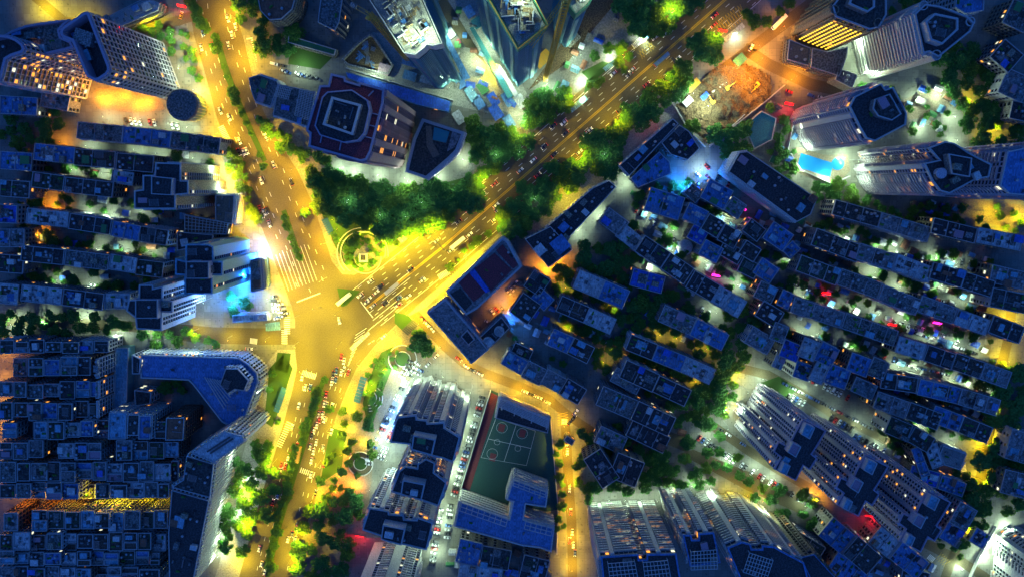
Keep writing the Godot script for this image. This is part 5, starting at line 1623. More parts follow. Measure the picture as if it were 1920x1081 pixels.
# ---------------------------------------------------------------- park buildings, shelters, signs
func street_things() -> void:
	# round pergola garden with its little pavilion
	var c := p2(683, 482)
	var t := thing("garden_pavilion", "small square white-roofed pavilion in the round garden", "pavilion", v3(c, .13))
	var m := MB.new()
	m.cyl(v3(c, .13), 7.0, 7.0, .35, 28)
	part(t, "plinth", m, "paving_pale")
	m = MB.new()
	for k in 4: m.bar(v3(c, .4) + Vector3(2 * (1 if k % 2 else -1), 0, 2 * (1 if k > 1 else -1)), v3(c, 3.4) + Vector3(2 * (1 if k % 2 else -1), 0, 2 * (1 if k > 1 else -1)), .35)
	part(t, "post", m, "wall_white")
	m = MB.new()
	var e := [Vector3(-2.9, 3.4, -2.9), Vector3(2.9, 3.4, -2.9), Vector3(2.9, 3.4, 2.9), Vector3(-2.9, 3.4, 2.9)]
	for k in 4: m.quad(v3(c, 0) + e[k], v3(c, 0) + e[(k + 1) % 4], v3(c, 4.2) + e[(k + 1) % 4] * Vector3(.55, 0, .55), v3(c, 4.2) + e[k] * Vector3(.55, 0, .55))
	part(t, "roof", m, "wall_white")
	m = MB.new()
	m.box(v3(c, 4.2), Vector3(1.6, 0, 0), Vector3(0, .35, 0), Vector3(0, 0, 1.6))
	part(t, "lantern", m, "roof_slate")
	for ar in [[680, 475, 16.5, 2.4, 6.4], [680, 475, 14.2, 2.2, 5.4], [684, 482, 10.5, -.4, 2.6], [688, 470, 12.0, 3.9, 6.6], [692, 745, 9.0, -.9, 1.6], [692, 745, 7.0, -.9, 1.6], [692, 745, 5.0, -.9, 1.7]]:
		var g := p2(ar[0], ar[1])
		var w := thing("garden_wall", "low white curved garden wall, %d metres in radius, round the planting" % int(ar[2]), "garden wall", v3(g, .13), "curved garden walls")
		m = MB.new()
		for k in 24:
			var a0 := lerpf(ar[3], ar[4], k / 24.0)
			var a1 := lerpf(ar[3], ar[4], (k + 1) / 24.0)
			m.bar(v3(g + Vector2.from_angle(a0) * ar[2], .55), v3(g + Vector2.from_angle(a1) * ar[2], .55), .5, .8)
		part(w, "wall", m, "wall_white")
	for rr in [[755, 672, 9.5, "round planted roundabout with a dark ramp beside the car park"], [676, 868, 8.5, "round planted ramp circle beside the stepped towers"]]:
		var g := p2(rr[0], rr[1])
		var w := thing("ramp_circle", rr[3], "planter", v3(g, 0))
		m = MB.new()
		ring(m, circle(g, rr[2], 30), .5, 0, 1.0)
		part(w, "outer_wall", m, "wall_white")
		m = MB.new()
		ring(m, circle(g, rr[2] * .55, 24), .4, 0, .9)
		part(w, "inner_wall", m, "wall_white")
		m = MB.new()
		m.cyl(v3(g, .1), rr[2] * .54, rr[2] * .5, .7, 24)
		part(w, "planting", m, "grass")
		m = MB.new()
		m.sheet(circle(g, rr[2] - .4, 30), .2)
		part(w, "ramp", m, "asphalt")
	# glass-roofed entrances and shelters
	for s in [["602,412 614,408 628,438 616,442", "blue glass-roofed underpass entrance beside the avenue lawn", "glass_blue"], ["512,770 528,724 538,728 522,774", "blue glass-roofed underpass entrance on the kerb strip", "glass_blue"], ["662,752 676,704 688,708 674,756", "dark blue glass-roofed entrance in the curved garden", "glass_blue"], ["752,618 774,598 786,608 764,628", "dark slatted canopy by the small lawn", "steel_dark"], ["745,448 790,418 796,424 752,456", "pale slatted pergola along the avenue edge of the park", "roof_white"], ["1064,205 1096,178 1104,186 1072,212", "striped bus shelter below the roadside trees", "roof_cyan"], ["1130,128 1150,112 1156,118 1136,134", "short striped bus shelter beside a lime-lit tree", "roof_cyan"], ["1206,66 1228,50 1234,58 1212,74", "blue striped bus shelter near the road crossing", "roof_blue"], ["1356,72 1392,42 1398,50 1362,80", "pale tapering bus shelter under the lamps", "roof_white"], ["497,606 524,602 526,618 498,620", "pale green-lit glass canopy at the side street corner", "roof_cyan"], ["655,652 690,620 694,625 660,658", "long slim pale walkway canopy by the slip road", "roof_white"], ["1186,84 1204,72 1207,76 1189,88", "small white stall roof by the avenue", "roof_white"]]:
		var p := poly(s[0], 3.2)
		var w := thing("street_canopy", s[1], "canopy", v3(centre(p), 0.0))
		for q in p:
			m = MB.new()
			m.bar(v3(q.lerp(centre(p), .12), 0), v3(q.lerp(centre(p), .12), 3.2), .18)
			part(w, "post", m, "steel")
		var q4 := nums(s[0])
		for k in 8:
			var b := MB.new()
			var f0 := k / 8.0 + .008
			var f1 := (k + 1) / 8.0 - .008
			var long: bool = q4[0].distance_to(q4[1]) > q4[1].distance_to(q4[2])
			var r: Array = [q4[0].lerp(q4[1], f0), q4[0].lerp(q4[1], f1), q4[3].lerp(q4[2], f1), q4[3].lerp(q4[2], f0)] if long else [q4[1].lerp(q4[2], f0), q4[1].lerp(q4[2], f1), q4[0].lerp(q4[3], f1), q4[0].lerp(q4[3], f0)]
			var pp := PackedVector2Array()
			for v in r: pp.append(p2(v.x, v.y, 3.2))
			b.prism(pp, 3.2, 3.35)
			part(w, "roof_panel", b, s[2])
	# footbridges over the avenue
	for s in [["1260,108 1276,130", "dark footbridge stub crossing the lower lanes"], ["798,432 834,470", "slim sign gantry crossing the avenue at the park end"], ["880,80 882,82", ""]]:
		if s[1] == "": continue
		var p := path(s[0], 6)
		var w := thing("road_gantry", s[1], "gantry", v3(p[0], 0))
		m = MB.new()
		m.bar(v3(p[0], 6), v3(p[1], 6), 1.6 if "bridge" in s[1] else .5, .6)
		part(w, "beam", m, "steel_dark")
		for q in p:
			m = MB.new()
			m.bar(v3(q, 0), v3(q, 5.7), .4)
			part(w, "post", m, "steel")
	# round pavilion among the yards
	c = p2(1282, 463)
	t = thing("round_pavilion", "pale round tent pavilion between the yards", "pavilion", v3(c, 0))
	m = MB.new()
	m.cyl(v3(c, 3.2), 5.2, .3, 2.2, 20)
	part(t, "tent_roof", m, "wall_white")
	m = MB.new()
	for k in 10: m.bar(v3(c + Vector2.from_angle(TAU * k / 10) * 4.8, 0), v3(c + Vector2.from_angle(TAU * k / 10) * 4.8, 3.3), .18)
	part(t, "post", m, "steel")
	# coloured signs
	for s in [[1476, 196, "lamp_red", 260, "glowing red shop sign by the hotel street"], [148, 332, "lamp_red", 60, "small glowing red sign among the walk-up rows"], [676, 1000, "lamp_red", 330, "glowing red sign on the lane beside the lower stepped tower"], [1626, 962, "lamp_red", 140, "glowing red sign over the pink shopfront"], [1642, 980, "lamp_pink", 420, "glowing pink shopfront sign by the lower street"], [1340, 515, "lamp_pink", 90, "pink glowing stage sign among the yards"], [1388, 392, "lamp_pink", 80, "pink glowing sign at the yard gate"], [1545, 548, "lamp_red", 70, "red glowing sign in the terrace lane"], [1668, 606, "lamp_red", 40, "red glowing sign at the lane junction"], [1352, 60, "lamp_red", 30, "red glowing sign at the box marking"], [345, 14, "lamp_red", 200, "red glowing arch sign at the office gate"], [1222, 225, "lamp_red", 60, "red glowing sign under the road trees"], [1752, 603, "lamp_pink", 70, "magenta sign in the white-lit lane"]]:
		var g := p2(s[0], s[1])
		var w := thing("glow_sign", s[4], "sign", v3(g, 0))
		m = MB.new()
		m.bar(v3(g, 0), v3(g, 4.2), .18)
		part(w, "post", m, "steel")
		m = MB.new()
		m.box(v3(g, 4.0), Vector3(2.6, 0, .5), Vector3(0, .75, -.45), Vector3(-.03, 0, .15))
		part(w, "sign_board", m, s[2])
		bulb(w, Vector3(0, 5.0, 0), s[2], s[3] * .2)
	# a green lit sign on the golden tower's flank and the letters on the half-built tower
	c = p2(1530, 30, 24)
	t = thing("lit_logo", "green and white lit sign panel on the golden tower flank", "sign", v3(c, 20))
	m = MB.new()
	m.box(v3(c, 22), Vector3(3.0, 0, -2.0), Vector3(0, 1.8, 0), Vector3(.2, 0, .3))
	part(t, "sign_panel", m, "lamp_green")
	# boundary walls
	for s in [["920,730 864,915 850,984", "school boundary wall beside the parked cars"], ["1032,780 1046,950 1044,1036", "school boundary wall beside the lamp-lit lane"], ["1262,196 1292,246 1322,276", "pale hoarding round the excavation ramp"], ["1330,272 1440,186 1470,160", "white hoarding along the excavation edge"], ["650,128 780,168 850,188", "pale site fence in front of the blue shed"], ["1395,215 1330,275", "grey wall below the teal tarpaulin"], ["1486,232 1476,280 1500,318 1560,345 1592,330", "garden wall round the swimming pool"], ["1865,985 1830,1050 1815,1085", "lit garden wall at the corner tower"]]:
		var p := path(s[0])
		var w := thing("boundary_wall", s[1], "wall", v3(p[0], 0))
		m = MB.new()
		for k in p.size() - 1: m.bar(v3(p[k], 1.2), v3(p[k + 1], 1.2), .35, 2.4)
		part(w, "wall", m, "wall_white")
		m = MB.new()
		for k in p.size() - 1: m.bar(v3(p[k], 2.5), v3(p[k + 1], 2.5), .55, .18)
		part(w, "coping", m, "parapet")
	# excavator and heaps in the pit
	for q in [[1310, 232, 5, 2.2], [1350, 210, 6, 2.8], [1385, 178, 6, 2.4], [1330, 150, 4, 1.6], [1400, 190, 4, 1.5]]:
		var g := p2(q[0], q[1])
		var w := thing("soil_heap", "brown heap of dug soil about %d metres wide in the excavation" % int(q[2] * 2), "soil heap", v3(g, 0), "soil heaps")
		m = MB.new()
		heap(m, g, q[2], q[3])
		part(w, "heap", m, "soil")
	for q in [[1365, 165, .6], [1335, 190, 2.2], [1418, 160, 4.0]]:
		excavator(p2(q[0], q[1]), q[2])
	for k in 9:
		var a := Vector2(1305 + 5 * k, 196 - 3.5 * k)
		var w := thing("pipe_stack", "white pipe laid flat beside the excavation lamps", "pipe", pt(a.x, a.y, 0), "pipes laid by the excavation")
		m = MB.new()
		m.tube([pt(a.x, a.y, .45), pt(a.x + 22, a.y - 18, .45)], .4, 8)
		part(w, "pipe", m, "wall_white")
func heap(m: MB, g: Vector2, r: float, h: float) -> void:
	var n := 14
	var rows := 5
	var s := m.v.size()
	for j in rows + 1:
		for k in n:
			var f := float(j) / rows
			var rr := r * (1.0 - f) * rng.randf_range(.85, 1.15)
			m.v.append(v3(g + Vector2.from_angle(TAU * k / n) * rr, h * (1.0 - pow(1.0 - f, 1.4)) + (rng.randf_range(-.1, .1) if j > 0 else 0.0)))
	for j in rows:
		for k in n:
			var a := s + j * n + k
			var b := s + j * n + (k + 1) % n
			m.ix.append_array([a, a + n, b + n, a, b + n, b])
func excavator(g: Vector2, turn: float) -> void:
	var t := thing("excavator", "yellow tracked excavator working in the pit", "excavator", v3(g, .06), "excavators in the pit")
	t.rotation.y = turn
	var put := func(called: String, m: MB, k: String): part(t, called, m, k).position = Vector3.ZERO
	for s in [-1, 1]:
		var m := MB.new()
		m.abox(-2, 0, s * 1.2 - .3, 2, .8, s * 1.2 + .3)
		put.call("track", m, "tyre")
	var m := MB.new()
	m.abox(-1.8, .8, -1.3, 1.2, 2.0, 1.3)
	put.call("body", m, "crane_yellow")
	m = MB.new()
	m.abox(0, 2.0, .2, 1.3, 3.0, 1.2)
	put.call("cab", m, "car_glass")
	m = MB.new()
	m.bar(Vector3(1.0, 1.8, -.4), Vector3(3.8, 3.8, -.4), .5)
	m.bar(Vector3(3.8, 3.8, -.4), Vector3(5.6, 1.6, -.4), .38)
	put.call("arm", m, "crane_yellow")
	m = MB.new()
	m.abox(5.2, .8, -1.0, 6.0, 1.7, .2)
	put.call("bucket", m, "steel_dark")

# ---------------------------------------------------------------- trees
func greenery() -> void:
	var med := "%s street tree on the planted strip parting the avenue"
	for q in [[404, 88, 15], [403, 70, 10], [418, 125, 6], [425, 144, 7], [437, 172, 14], [441, 190, 12], [453, 212, 9], [462, 231, 8], [470, 250, 7], [487, 290, 8], [494, 312, 10], [533, 407, 10], [537, 424, 11], [545, 446, 8], [550, 458, 9], [556, 470, 10], [561, 482, 10], [608, 712, 9], [572, 400, 13]]:
		tree(q[0], q[1], q[2], 0, med % ("small" if q[2] < 10 else "large"), "trees parting the avenue")
	for k in 26:
		var f := k / 26.0
		var a := Vector2(596, 735).lerp(Vector2(500, 1075), f)
		tree(a.x + rng.randf_range(-6, 6) - 9 * sin(f * PI), a.y, rng.randf_range(9, 15), 0 if k % 3 else 2, "bushy tree in the hedge strip of the lower avenue", "hedge trees of the lower avenue")
	for k in 12:
		var a := Vector2(352, -5).lerp(Vector2(384, 60), k / 12.0)
		tree(a.x + rng.randf_range(-3, 12), a.y, rng.randf_range(8, 13), 0, "dense tree at the top of the avenue beside the office gate", "trees at the office gate")
	var park := "%s dark park tree in the wooded corner park"
	grove("580,318 640,322 690,345 760,360 800,345 850,355 885,345 888,378 850,405 830,428 790,425 740,445 700,425 640,415 600,392", 52, 16, 31, 1, park, "park wood trees", .45)
	grove("612,400 640,470 625,440", 2, 8, 12, 0, "%s young tree on the park lawn", "young park trees")
	for q in [[662, 455, 14], [668, 442, 10], [650, 462, 8], [690, 452, 7], [706, 430, 10]]: tree(q[0], q[1], q[2], 0, "tree inside the round garden walls", "trees in the round garden")
	grove("880,226 930,235 985,250 1000,262 960,300 905,330 892,300", 22, 16, 29, 1, "%s dense tree between the podium and the avenue", "trees between podium and avenue", .45)
	grove("985,190 1030,176 1060,176 1062,205 1035,225 1000,245 985,225", 13, 16, 26, 1, "%s dense tree beside the striped bus shelter", "trees by the bus shelter", .45)
	grove("1165,0 1310,0 1290,30 1240,55 1205,65 1170,40", 15, 18, 31, 1, "%s spreading tree at the head of the avenue", "trees at the avenue head", .45)
	for q in [[1325, 92, 32], [1300, 80, 18], [1342, 108, 18], [1412, 40, 18], [1400, 25, 12], [1318, 70, 20], [1344, 80, 18]]: tree(q[0], q[1], q[2], 1 if q[0] < 1400 else 2, "very large round tree over the lower lanes" if q[2] > 25 else "round tree beside the lower lanes and excavation", "round trees by the excavation")
	for q in [[1160, 116, 13], [1170, 130, 9], [1120, 158, 9], [1128, 150, 8], [1105, 160, 8], [1140, 90, 14], [1165, 90, 16], [1115, 105, 12], [1180, 105, 10]]: tree(q[0], q[1], q[2], 2 if q[1] > 110 else 0, "lime-lit tree beside the green forecourt beds", "forecourt trees")
	var row := "%s shade tree in the row along the lower kerb of the avenue"
	grove("1252,148 1282,130 1290,160 1240,205 1200,232 1165,240 1180,205", 18, 16, 26, 1, row, "shade trees along the avenue", .45)
	grove("1100,262 1155,235 1178,255 1160,300 1140,330 1118,320 1100,300", 15, 16, 26, 1, row, "shade trees along the avenue", .45)
	grove("1035,312 1085,305 1100,330 1070,355 1040,345", 7, 16, 26, 1, row, "shade trees along the avenue", .45)
	grove("975,352 1030,340 1045,365 1010,400 985,440 945,440 938,405", 15, 16, 29, 1, row, "shade trees along the avenue", .45)
	for q in [[885, 462, 10], [895, 450, 12], [843, 500, 11], [870, 470, 8], [915, 438, 9], [860, 488, 6]]: tree(q[0], q[1], q[2], 2, "lime-lit kerb tree in front of the shopping mall", "kerb trees by the mall")
	grove("1130,450 1180,430 1195,470 1190,500 1150,505 1110,500 1085,490 1090,460", 12, 13, 23, 1, "%s dark tree in the garden behind the shop block", "garden trees behind the shops", .6)
	grove("1290,232 1350,235 1400,238 1405,270 1370,298 1340,280", 6, 18, 26, 1, "%s dark tree on the slope below the excavation", "trees below the excavation", .6)
	for q in [[790, 640, 26], [776, 650, 16], [800, 655, 18], [786, 628, 16]]: tree(q[0], q[1], q[2], 0, "very large green tree beside the roundabout ramp" if q[2] > 22 else "green tree clustered by the roundabout ramp", "trees by the ramp")
	grove("488,8 520,50 550,60 545,95 500,105 480,80", 8, 13, 23, 0, "%s tree in the yard beside the yellow canopy", "yard trees by the canopy", .6)
	grove("425,0 480,0 470,40 445,35", 6, 13, 21, 1, "%s tree at the top kerb of the avenue", "trees at the top kerb", .6)
	grove("470,210 500,225 545,262 580,290 575,310 545,300 510,265 490,240", 15, 10, 18, 0, "%s kerb tree between the avenue and the white annex", "kerb trees by the annex", .6)
	grove("585,240 620,270 620,310 590,300", 4, 10, 17, 1, "%s tree at the foot of the lilac tower", "trees by the lilac tower", .6)
	grove("420,262 440,275 460,320 475,380 490,410 478,415 455,375 430,310", 13, 9, 16, 2, "%s lime-lit kerb tree before the stepped cream tower", "kerb trees by the cream tower", .6)
	grove("0,580 60,585 130,590 250,595 255,625 160,625 80,622 0,625", 19, 12, 20, 0, "%s tree along the leafy lane above the old quarter", "trees of the leafy lane", .65)
	grove("255,625 330,618 410,628 405,645 300,650 250,648", 9, 10, 17, 0, "%s tree along the side street verge", "side street trees", .65)
	grove("0,210 120,205 130,255 80,275 0,270", 10, 13, 22, 1, "%s dark tree in the dim yard below the curved office wing", "trees in the dim yard", .65)
	grove("440,862 500,850 520,890 505,960 470,1020 440,1050 415,1020 425,950", 24, 14, 25, 0, "%s tree on the slope between white fins and avenue", "slope trees by the avenue", .6)
	grove("478,830 520,820 520,850 480,860", 3, 12, 18, 0, "%s tree beside the lower zebra crossing", "trees by the lower crossing", .6)
	grove("615,765 655,760 690,790 700,840 690,900 655,940 600,945 598,890 620,830", 22, 9, 17, 2, "%s tree among the orange-lit garden paths", "garden path trees", .75)
	grove("560,950 640,935 690,940 660,990 650,1081 560,1081 555,1010", 22, 14, 26, 1, "%s dark tree in the unlit wood below the garden paths", "dark wood trees", .6)
	grove("700,700 720,720 705,800 690,830 692,770", 5, 8, 13, 0, "%s tree between garden and car park", "trees by the car park", .7)
	for q in [[510, 700, 10], [505, 730, 9], [498, 845, 16], [520, 790, 8]]: tree(q[0], q[1], q[2], 0, "tree on the kerb lawn below the bent office", "kerb lawn trees")
	grove("1830,700 1920,690 1920,960 1840,960 1815,920 1845,850", 27, 16, 31, 1, "%s dark tree in the wood along the street of yellow lamps", "wood along the street", .6)
	grove("1790,960 1840,930 1850,1000 1800,1040", 8, 13, 21, 0, "%s tree beside the lit garden wall", "trees by the lit wall", .6)
	grove("1740,90 1790,75 1850,120 1880,200 1920,240 1900,285 1840,285 1810,230 1780,170", 25, 14, 26, 1, "%s dark tree around the town square and square parking", "trees round the town square", .6)
	grove("1680,0 1730,0 1690,25 1665,40", 3, 10, 17, 0, "%s tree between the two cylinder-cornered towers", "trees between the towers", .7)
	grove("1530,340 1600,345 1615,390 1560,390 1530,370", 7, 12, 21, 1, "%s tree in the court below the pool", "trees below the pool", .65)
	grove("1490,275 1500,300 1490,310 1480,290", 2, 6, 10, 0, "%s shrub tree beside the pool terrace", "pool shrubs", .7)
	grove("1370,560 1410,570 1430,620 1400,680 1370,700 1350,740 1330,740 1340,690 1360,640", 19, 14, 25, 1, "%s dark tree in the belt between garden rows and terraces", "tree belt", .6)
	grove("1280,720 1360,750 1330,800 1310,800 1280,770", 10, 14, 23, 1, "%s dark tree at the end of the garden rows", "end row trees", .6)
	grove("1190,560 1235,560 1235,600 1200,610", 4, 12, 21, 1, "%s dark tree between garden blocks", "trees between garden blocks", .65)
	grove("1110,820 1160,800 1180,820 1140,860 1100,850", 4, 13, 21, 1, "%s dark tree by the lamp-lit lane corner", "lane corner trees", .6)
	grove("1200,850 1300,860 1310,920 1240,915 1200,900", 10, 13, 23, 0, "%s tree above the balcony towers", "trees above balcony towers", .6)
	grove("1040,830 1052,830 1060,1000 1045,1000", 11, 8, 13, 0, "%s tree in the strip along the school lane", "school lane trees", .7)
	grove("1080,840 1110,850 1110,940 1080,930", 4, 10, 17, 1, "%s tree across the lane from the school", "trees across from school", .65)
	grove("1400,920 1480,900 1530,940 1560,990 1500,1000 1440,960", 9, 13, 21, 1, "%s dark tree behind the long terraces", "trees behind terraces", .65)
	grove("1370,690 1400,720 1360,780 1345,770", 4, 10, 18, 2, "%s yellow-lit tree at the terrace end", "terrace end trees", .65)
	grove("300,712 340,712 345,740 300,745", 3, 12, 18, 0, "%s tree in the inner school yard", "inner yard trees", .7)
	grove("425,555 470,545 480,575 440,590", 3, 12, 18, 1, "%s tree in the court below the blue tower", "blue court trees", .7)
	for s in ["1040,540 1160,590 8", "1060,605 1150,650 8", "1210,575 1240,590 7", "1180,660 1330,720 10", "1080,490 1180,540 8", "1560,455 1740,500 10", "1500,500 1850,560 14", "1500,560 1700,620 12", "1480,620 1640,700 12", "60,322 290,330 12", "30,385 300,420 16", "40,450 300,475 16", "40,520 240,535 12", "1640,780 1750,800 6", "1560,420 1620,440 5", "1700,580 1870,640 8", "1310,430 1420,480 6", "1240,440 1300,480 5", "960,640 1060,690 5", "1760,800 1840,830 6", "1660,650 1860,700 8"]:
		var w: PackedStringArray = s.split(" ")
		var a: Vector2 = nums(w[0])[0]
		var b: Vector2 = nums(w[1])[0]
		for k in int(w[2]):
			var q := a.lerp(b, (k + rng.randf()) / float(w[2])) + Vector2(rng.randf_range(-6, 6), rng.randf_range(-7, 7))
			var r := rng.randf_range(6, 12)
			var g := p2(q.x, q.y, 5)
			if in_any(g, obstacles): continue
			tree(q.x, q.y, r, 0 if rng.randf() < .6 else 1, "%s lane tree squeezed between walk-up blocks" % ("small" if r < 9 else "large"), "lane trees between blocks")

func lane_groves() -> void:
	grove("1040,480 1200,515 1375,620 1345,740 1300,800 1180,720 1040,650", 70, 10, 18, 1, "%s dark tree in the leafy gaps behind the mall", "leafy gap trees", .6)
	grove("1500,410 1860,480 1880,740 1850,800 1640,760 1460,620", 64, 8, 13, 1, "%s tree in the lanes between the terraces", "terrace lane trees", .7)
	grove("30,280 400,290 310,560 40,560", 44, 8, 14, 1, "%s tree in the lanes below the office towers", "row lane trees", .7)
	grove("1180,360 1300,340 1500,440 1440,600 1300,560 1190,480", 26, 8, 14, 0, "%s tree in the yards round the tent pavilion", "tent yard trees", .7)
	grove("1090,800 1330,790 1420,900 1300,920 1100,930", 34, 12, 20, 1, "%s dark tree around the lower garden drive", "garden drive trees", .65)
	grove("300,60 350,60 372,130 390,215 372,220 350,150", 12, 7, 12, 0, "%s tree on the office forecourt kerb", "office forecourt trees", .7)
	grove("1445,195 1478,230 1478,300 1500,330 1480,345 1440,300", 12, 8, 13, 0, "%s tree along the pool tower lane", "pool lane trees", .7)
	grove("1620,375 1800,385 1860,420 1840,440 1640,400", 18, 8, 14, 1, "%s tree in the court below the pool towers", "pool court trees", .7)
	grove("1870,385 1920,390 1920,440 1880,430", 6, 8, 12, 2, "%s tree on the yellow-lit square", "yellow square trees", .8)
	grove("1650,800 1800,850 1850,960 1800,1060 1700,960", 30, 8, 14, 1, "%s tree in the yards behind the long terrace", "terrace yard trees", .7)
	grove("1700,160 1560,150 1620,170 1690,200", 6, 7, 11, 1, "%s tree between pool tower and banded tower", "tower gap trees", .7)
	grove("130,30 240,60 300,70 330,60 320,45 200,40", 8, 8, 12, 0, "%s tree along the lane behind the office towers", "office lane trees", .7)
	grove("642,470 660,450 690,442 714,454 720,474 710,496 690,506 664,506 648,494", 22, 5, 8, 0, "%s clipped shrub tree inside the round garden", "round garden shrubs", .8)
	grove("690,690 715,660 760,650 735,700 710,760 690,790 672,790", 20, 5, 9, 0, "%s shrub tree on the curved garden strip", "curved strip shrubs", .8)
	grove("640,500 700,490 750,455 800,420 790,412 740,445 700,470", 14, 5, 8, 2, "%s shrub tree on the park edge bed", "park edge shrubs", .8)
	grove("1440,30 1470,0 1500,0 1420,60", 4, 10, 14, 0, "%s tree above the ramp", "ramp trees", .7)
	grove("1690,160 1800,165 1800,260 1700,250", 9, 7, 11, 0, "%s tree on the town square", "town square trees", .9)
func yards() -> void:
	yard("1440,190 1480,200 1490,260 1470,330 1430,290", 7, "pool tower lane")
	yard("1640,370 1800,385 1800,410 1640,395", 8, "court below pool towers")
	yard("1650,800 1800,850 1840,960 1780,1040 1700,960", 16, "yards behind long terrace")
	yard("1440,380 1520,420 1500,470 1440,440", 8, "long block yard")
	yard("1500,410 1860,480 1880,740 1850,800 1640,760 1460,620", 110, "terrace lanes")
	yard("30,280 400,290 310,560 40,560", 46, "walk-up lanes")
	yard("1180,360 1300,340 1500,440 1440,600 1300,560 1190,480", 40, "yards round the tent pavilion")
	yard("1040,490 1200,520 1350,600 1340,720 1180,700 1040,620", 22, "leafy rows")
	yard("1100,800 1320,800 1300,900 1100,920", 10, "dim lower yards")
	yard("850,1000 1040,1030 1040,1081 840,1081", 10, "school back yard")
	yard("1540,960 1760,1060 1740,1081 1500,1081", 14, "lower street yards")
	yard("960,520 1060,560 1040,690 950,680", 14, "mall back yard")
	yard("850,0 930,20 985,200 850,170", 16, "works yard")
	yard("1000,180 1110,60 1160,30 1120,120 1040,180", 10, "netted tower yard")
	yard("1690,165 1800,160 1800,255 1700,250", 12, "town square")

# ---------------------------------------------------------------- cars
func traffic() -> void:
	var av := "driving on the lamp-lit avenue"
	for q in [[705, 548, -39, "white"], [691, 560, -39, "white"], [686, 567, -39, "white"], [636, 600, 80, "white"], [700, 572, 141, "silver"], [745, 572, -39, "white"], [765, 556, -39, "white"], [792, 525, -39, "white"], [845, 470, -39, "silver"], [720, 630, 140, "white"], [640, 668, 100, "red"], [645, 676, 100, "white"], [625, 700, 100, "black"], [631, 694, 100, "blue"], [640, 697, 100, "white"], [622, 715, 100, "white"], [612, 738, 100, "red"], [608, 756, 100, "white"], [613, 758, 100, "white"], [598, 776, 102, "silver"], [605, 776, 102, "white"], [594, 796, 102, "white"], [589, 806, 102, "white"], [593, 828, 102, "white"], [582, 836, 102, "silver"], [588, 845, 102, "white"], [584, 862, 102, "white"], [606, 838, 102, "silver"], [585, 815, 102, "black"], [599, 786, 102, "red"], [512, 940, -76, "red"], [535, 872, -76, "red"], [557, 990, 103, "white"], [540, 1010, 103, "white"], [548, 1000, 103, "grey"], [430, 220, 68, "white"], [449, 264, 68, "white"], [463, 283, 68, "white"], [413, 208, 68, "silver"], [427, 35, 72, "white"], [500, 395, 72, "black"], [488, 392, 70, "red"], [492, 402, 70, "black"], [448, 285, 70, "black"], [505, 420, 70, "silver"], [560, 760, -75, "white"], [548, 800, -75, "silver"], [528, 880, -75, "white"], [1105, 244, -41, "white"], [975, 320, -41, "silver"], [1008, 328, -41, "red"], [965, 378, -41, "red"], [930, 385, -41, "white"], [1212, 158, -41, "red"], [1228, 165, -41, "white"], [1340, 30, 139, "red"], [1338, 48, 139, "red"], [1270, 110, -41, "white"], [1228, 70, 139, "white"], [1150, 138, 139, "white"], [1408, 90, -60, "white"], [905, 365, -41, "black"], [880, 395, -41, "silver"], [1040, 290, -41, "black"], [1180, 140, 139, "grey"], [1060, 250, 139, "black"], [1000, 300, 139, "white"], [880, 440, -41, "white"], [770, 505, 141, "black"], [820, 450, 141, "silver"]]:
		car(q[0], q[1], q[2], q[3], av, "cars driving on the avenue", true)
	for f in [["687,577 830,463 960,350 1160,175 1365,-5", [-5.3, -8.6, -11.9, 5.3, 8.6, 11.9], 34], ["402,40 420,110 442,180 462,235 492,300 530,395 560,470", [-12, -8.6, -5.3, 5.3, 8.6, 12], 26], ["585,690 570,760 545,860 518,960 488,1081", [-1.7, 1.7, 5.0], 14], ["640,690 616,770 594,860 572,950 545,1081", [-1.7, 1.7, -5.0], 11]]:
		var p := path(f[0])
		var l := path_len(p)
		for k in f[1].size():
			var d: float = rng.randf() * f[2]
			while d < l:
				var a = along(p, d)
				var dir: Vector2 = a[1]
				var off: float = f[1][k]
				car_at(a[0] + Vector2(-dir.y, dir.x) * (off + rng.randf_range(-.4, .4)), dir.angle() + (0.0 if off > 0 else PI), car_colour(), av, "cars driving on the avenue", true)
				d += f[2] * rng.randf_range(1.6, 4.5)
	for q in [[645, 560, -39, "white"], [858, 455, -39, "white"], [1240, 112, -41, "blue"], [735, 540, 141, "silver"], [560, 850, 103, "yellow"], [1460, 42, 135, "white"]]:
		car(q[0], q[1], q[2], q[3], "stopped on the avenue among the cars", "city buses", true, "bus")
	for q in [[1010, 744, 22, "white"], [1026, 753, 25, "silver"], [996, 738, 22, "black"], [984, 733, 22, "white"], [1064, 815, 92, "white"], [1063, 828, 92, "red"], [1064, 845, 92, "white"], [1068, 915, 92, "white"], [1070, 958, 272, "red"], [1073, 996, 92, "white"], [1068, 1012, 272, "red"], [1075, 1020, 92, "white"], [1078, 1035, 92, "blue"], [1079, 772, -50, "white"], [1075, 782, -50, "black"], [1068, 790, -50, "black"], [860, 672, 40, "red"], [875, 686, 35, "white"], [884, 692, 30, "black"], [900, 700, 25, "silver"], [792, 598, 55, "red"], [800, 606, 55, "white"], [810, 616, 55, "white"], [405, 647, 5, "white"], [467, 653, 5, "white"], [340, 29, -70, "yellow"]]:
		car(q[0], q[1], q[2], q[3], "on the narrow yellow-lit street", "cars on the narrow streets", true)
	# parked rows
	parked(700, 840, 772, 690, 90, "in the blue-lit bay beside the stepped towers", "cars in the blue-lit bays")
	parked(690, 872, 694, 850, 90, "in the blue-lit bay beside the stepped towers", "cars in the blue-lit bays")
	parked(712, 862, 790, 690, 90, "in the white-lit bay at the foot of the stepped towers", "cars at the stepped towers")
	parked(752, 710, 775, 665, 90, "in the violet-lit car park by the ramp", "cars in the violet car park")
	parked(765, 705, 790, 670, 90, "in the violet-lit car park by the ramp", "cars in the violet car park")
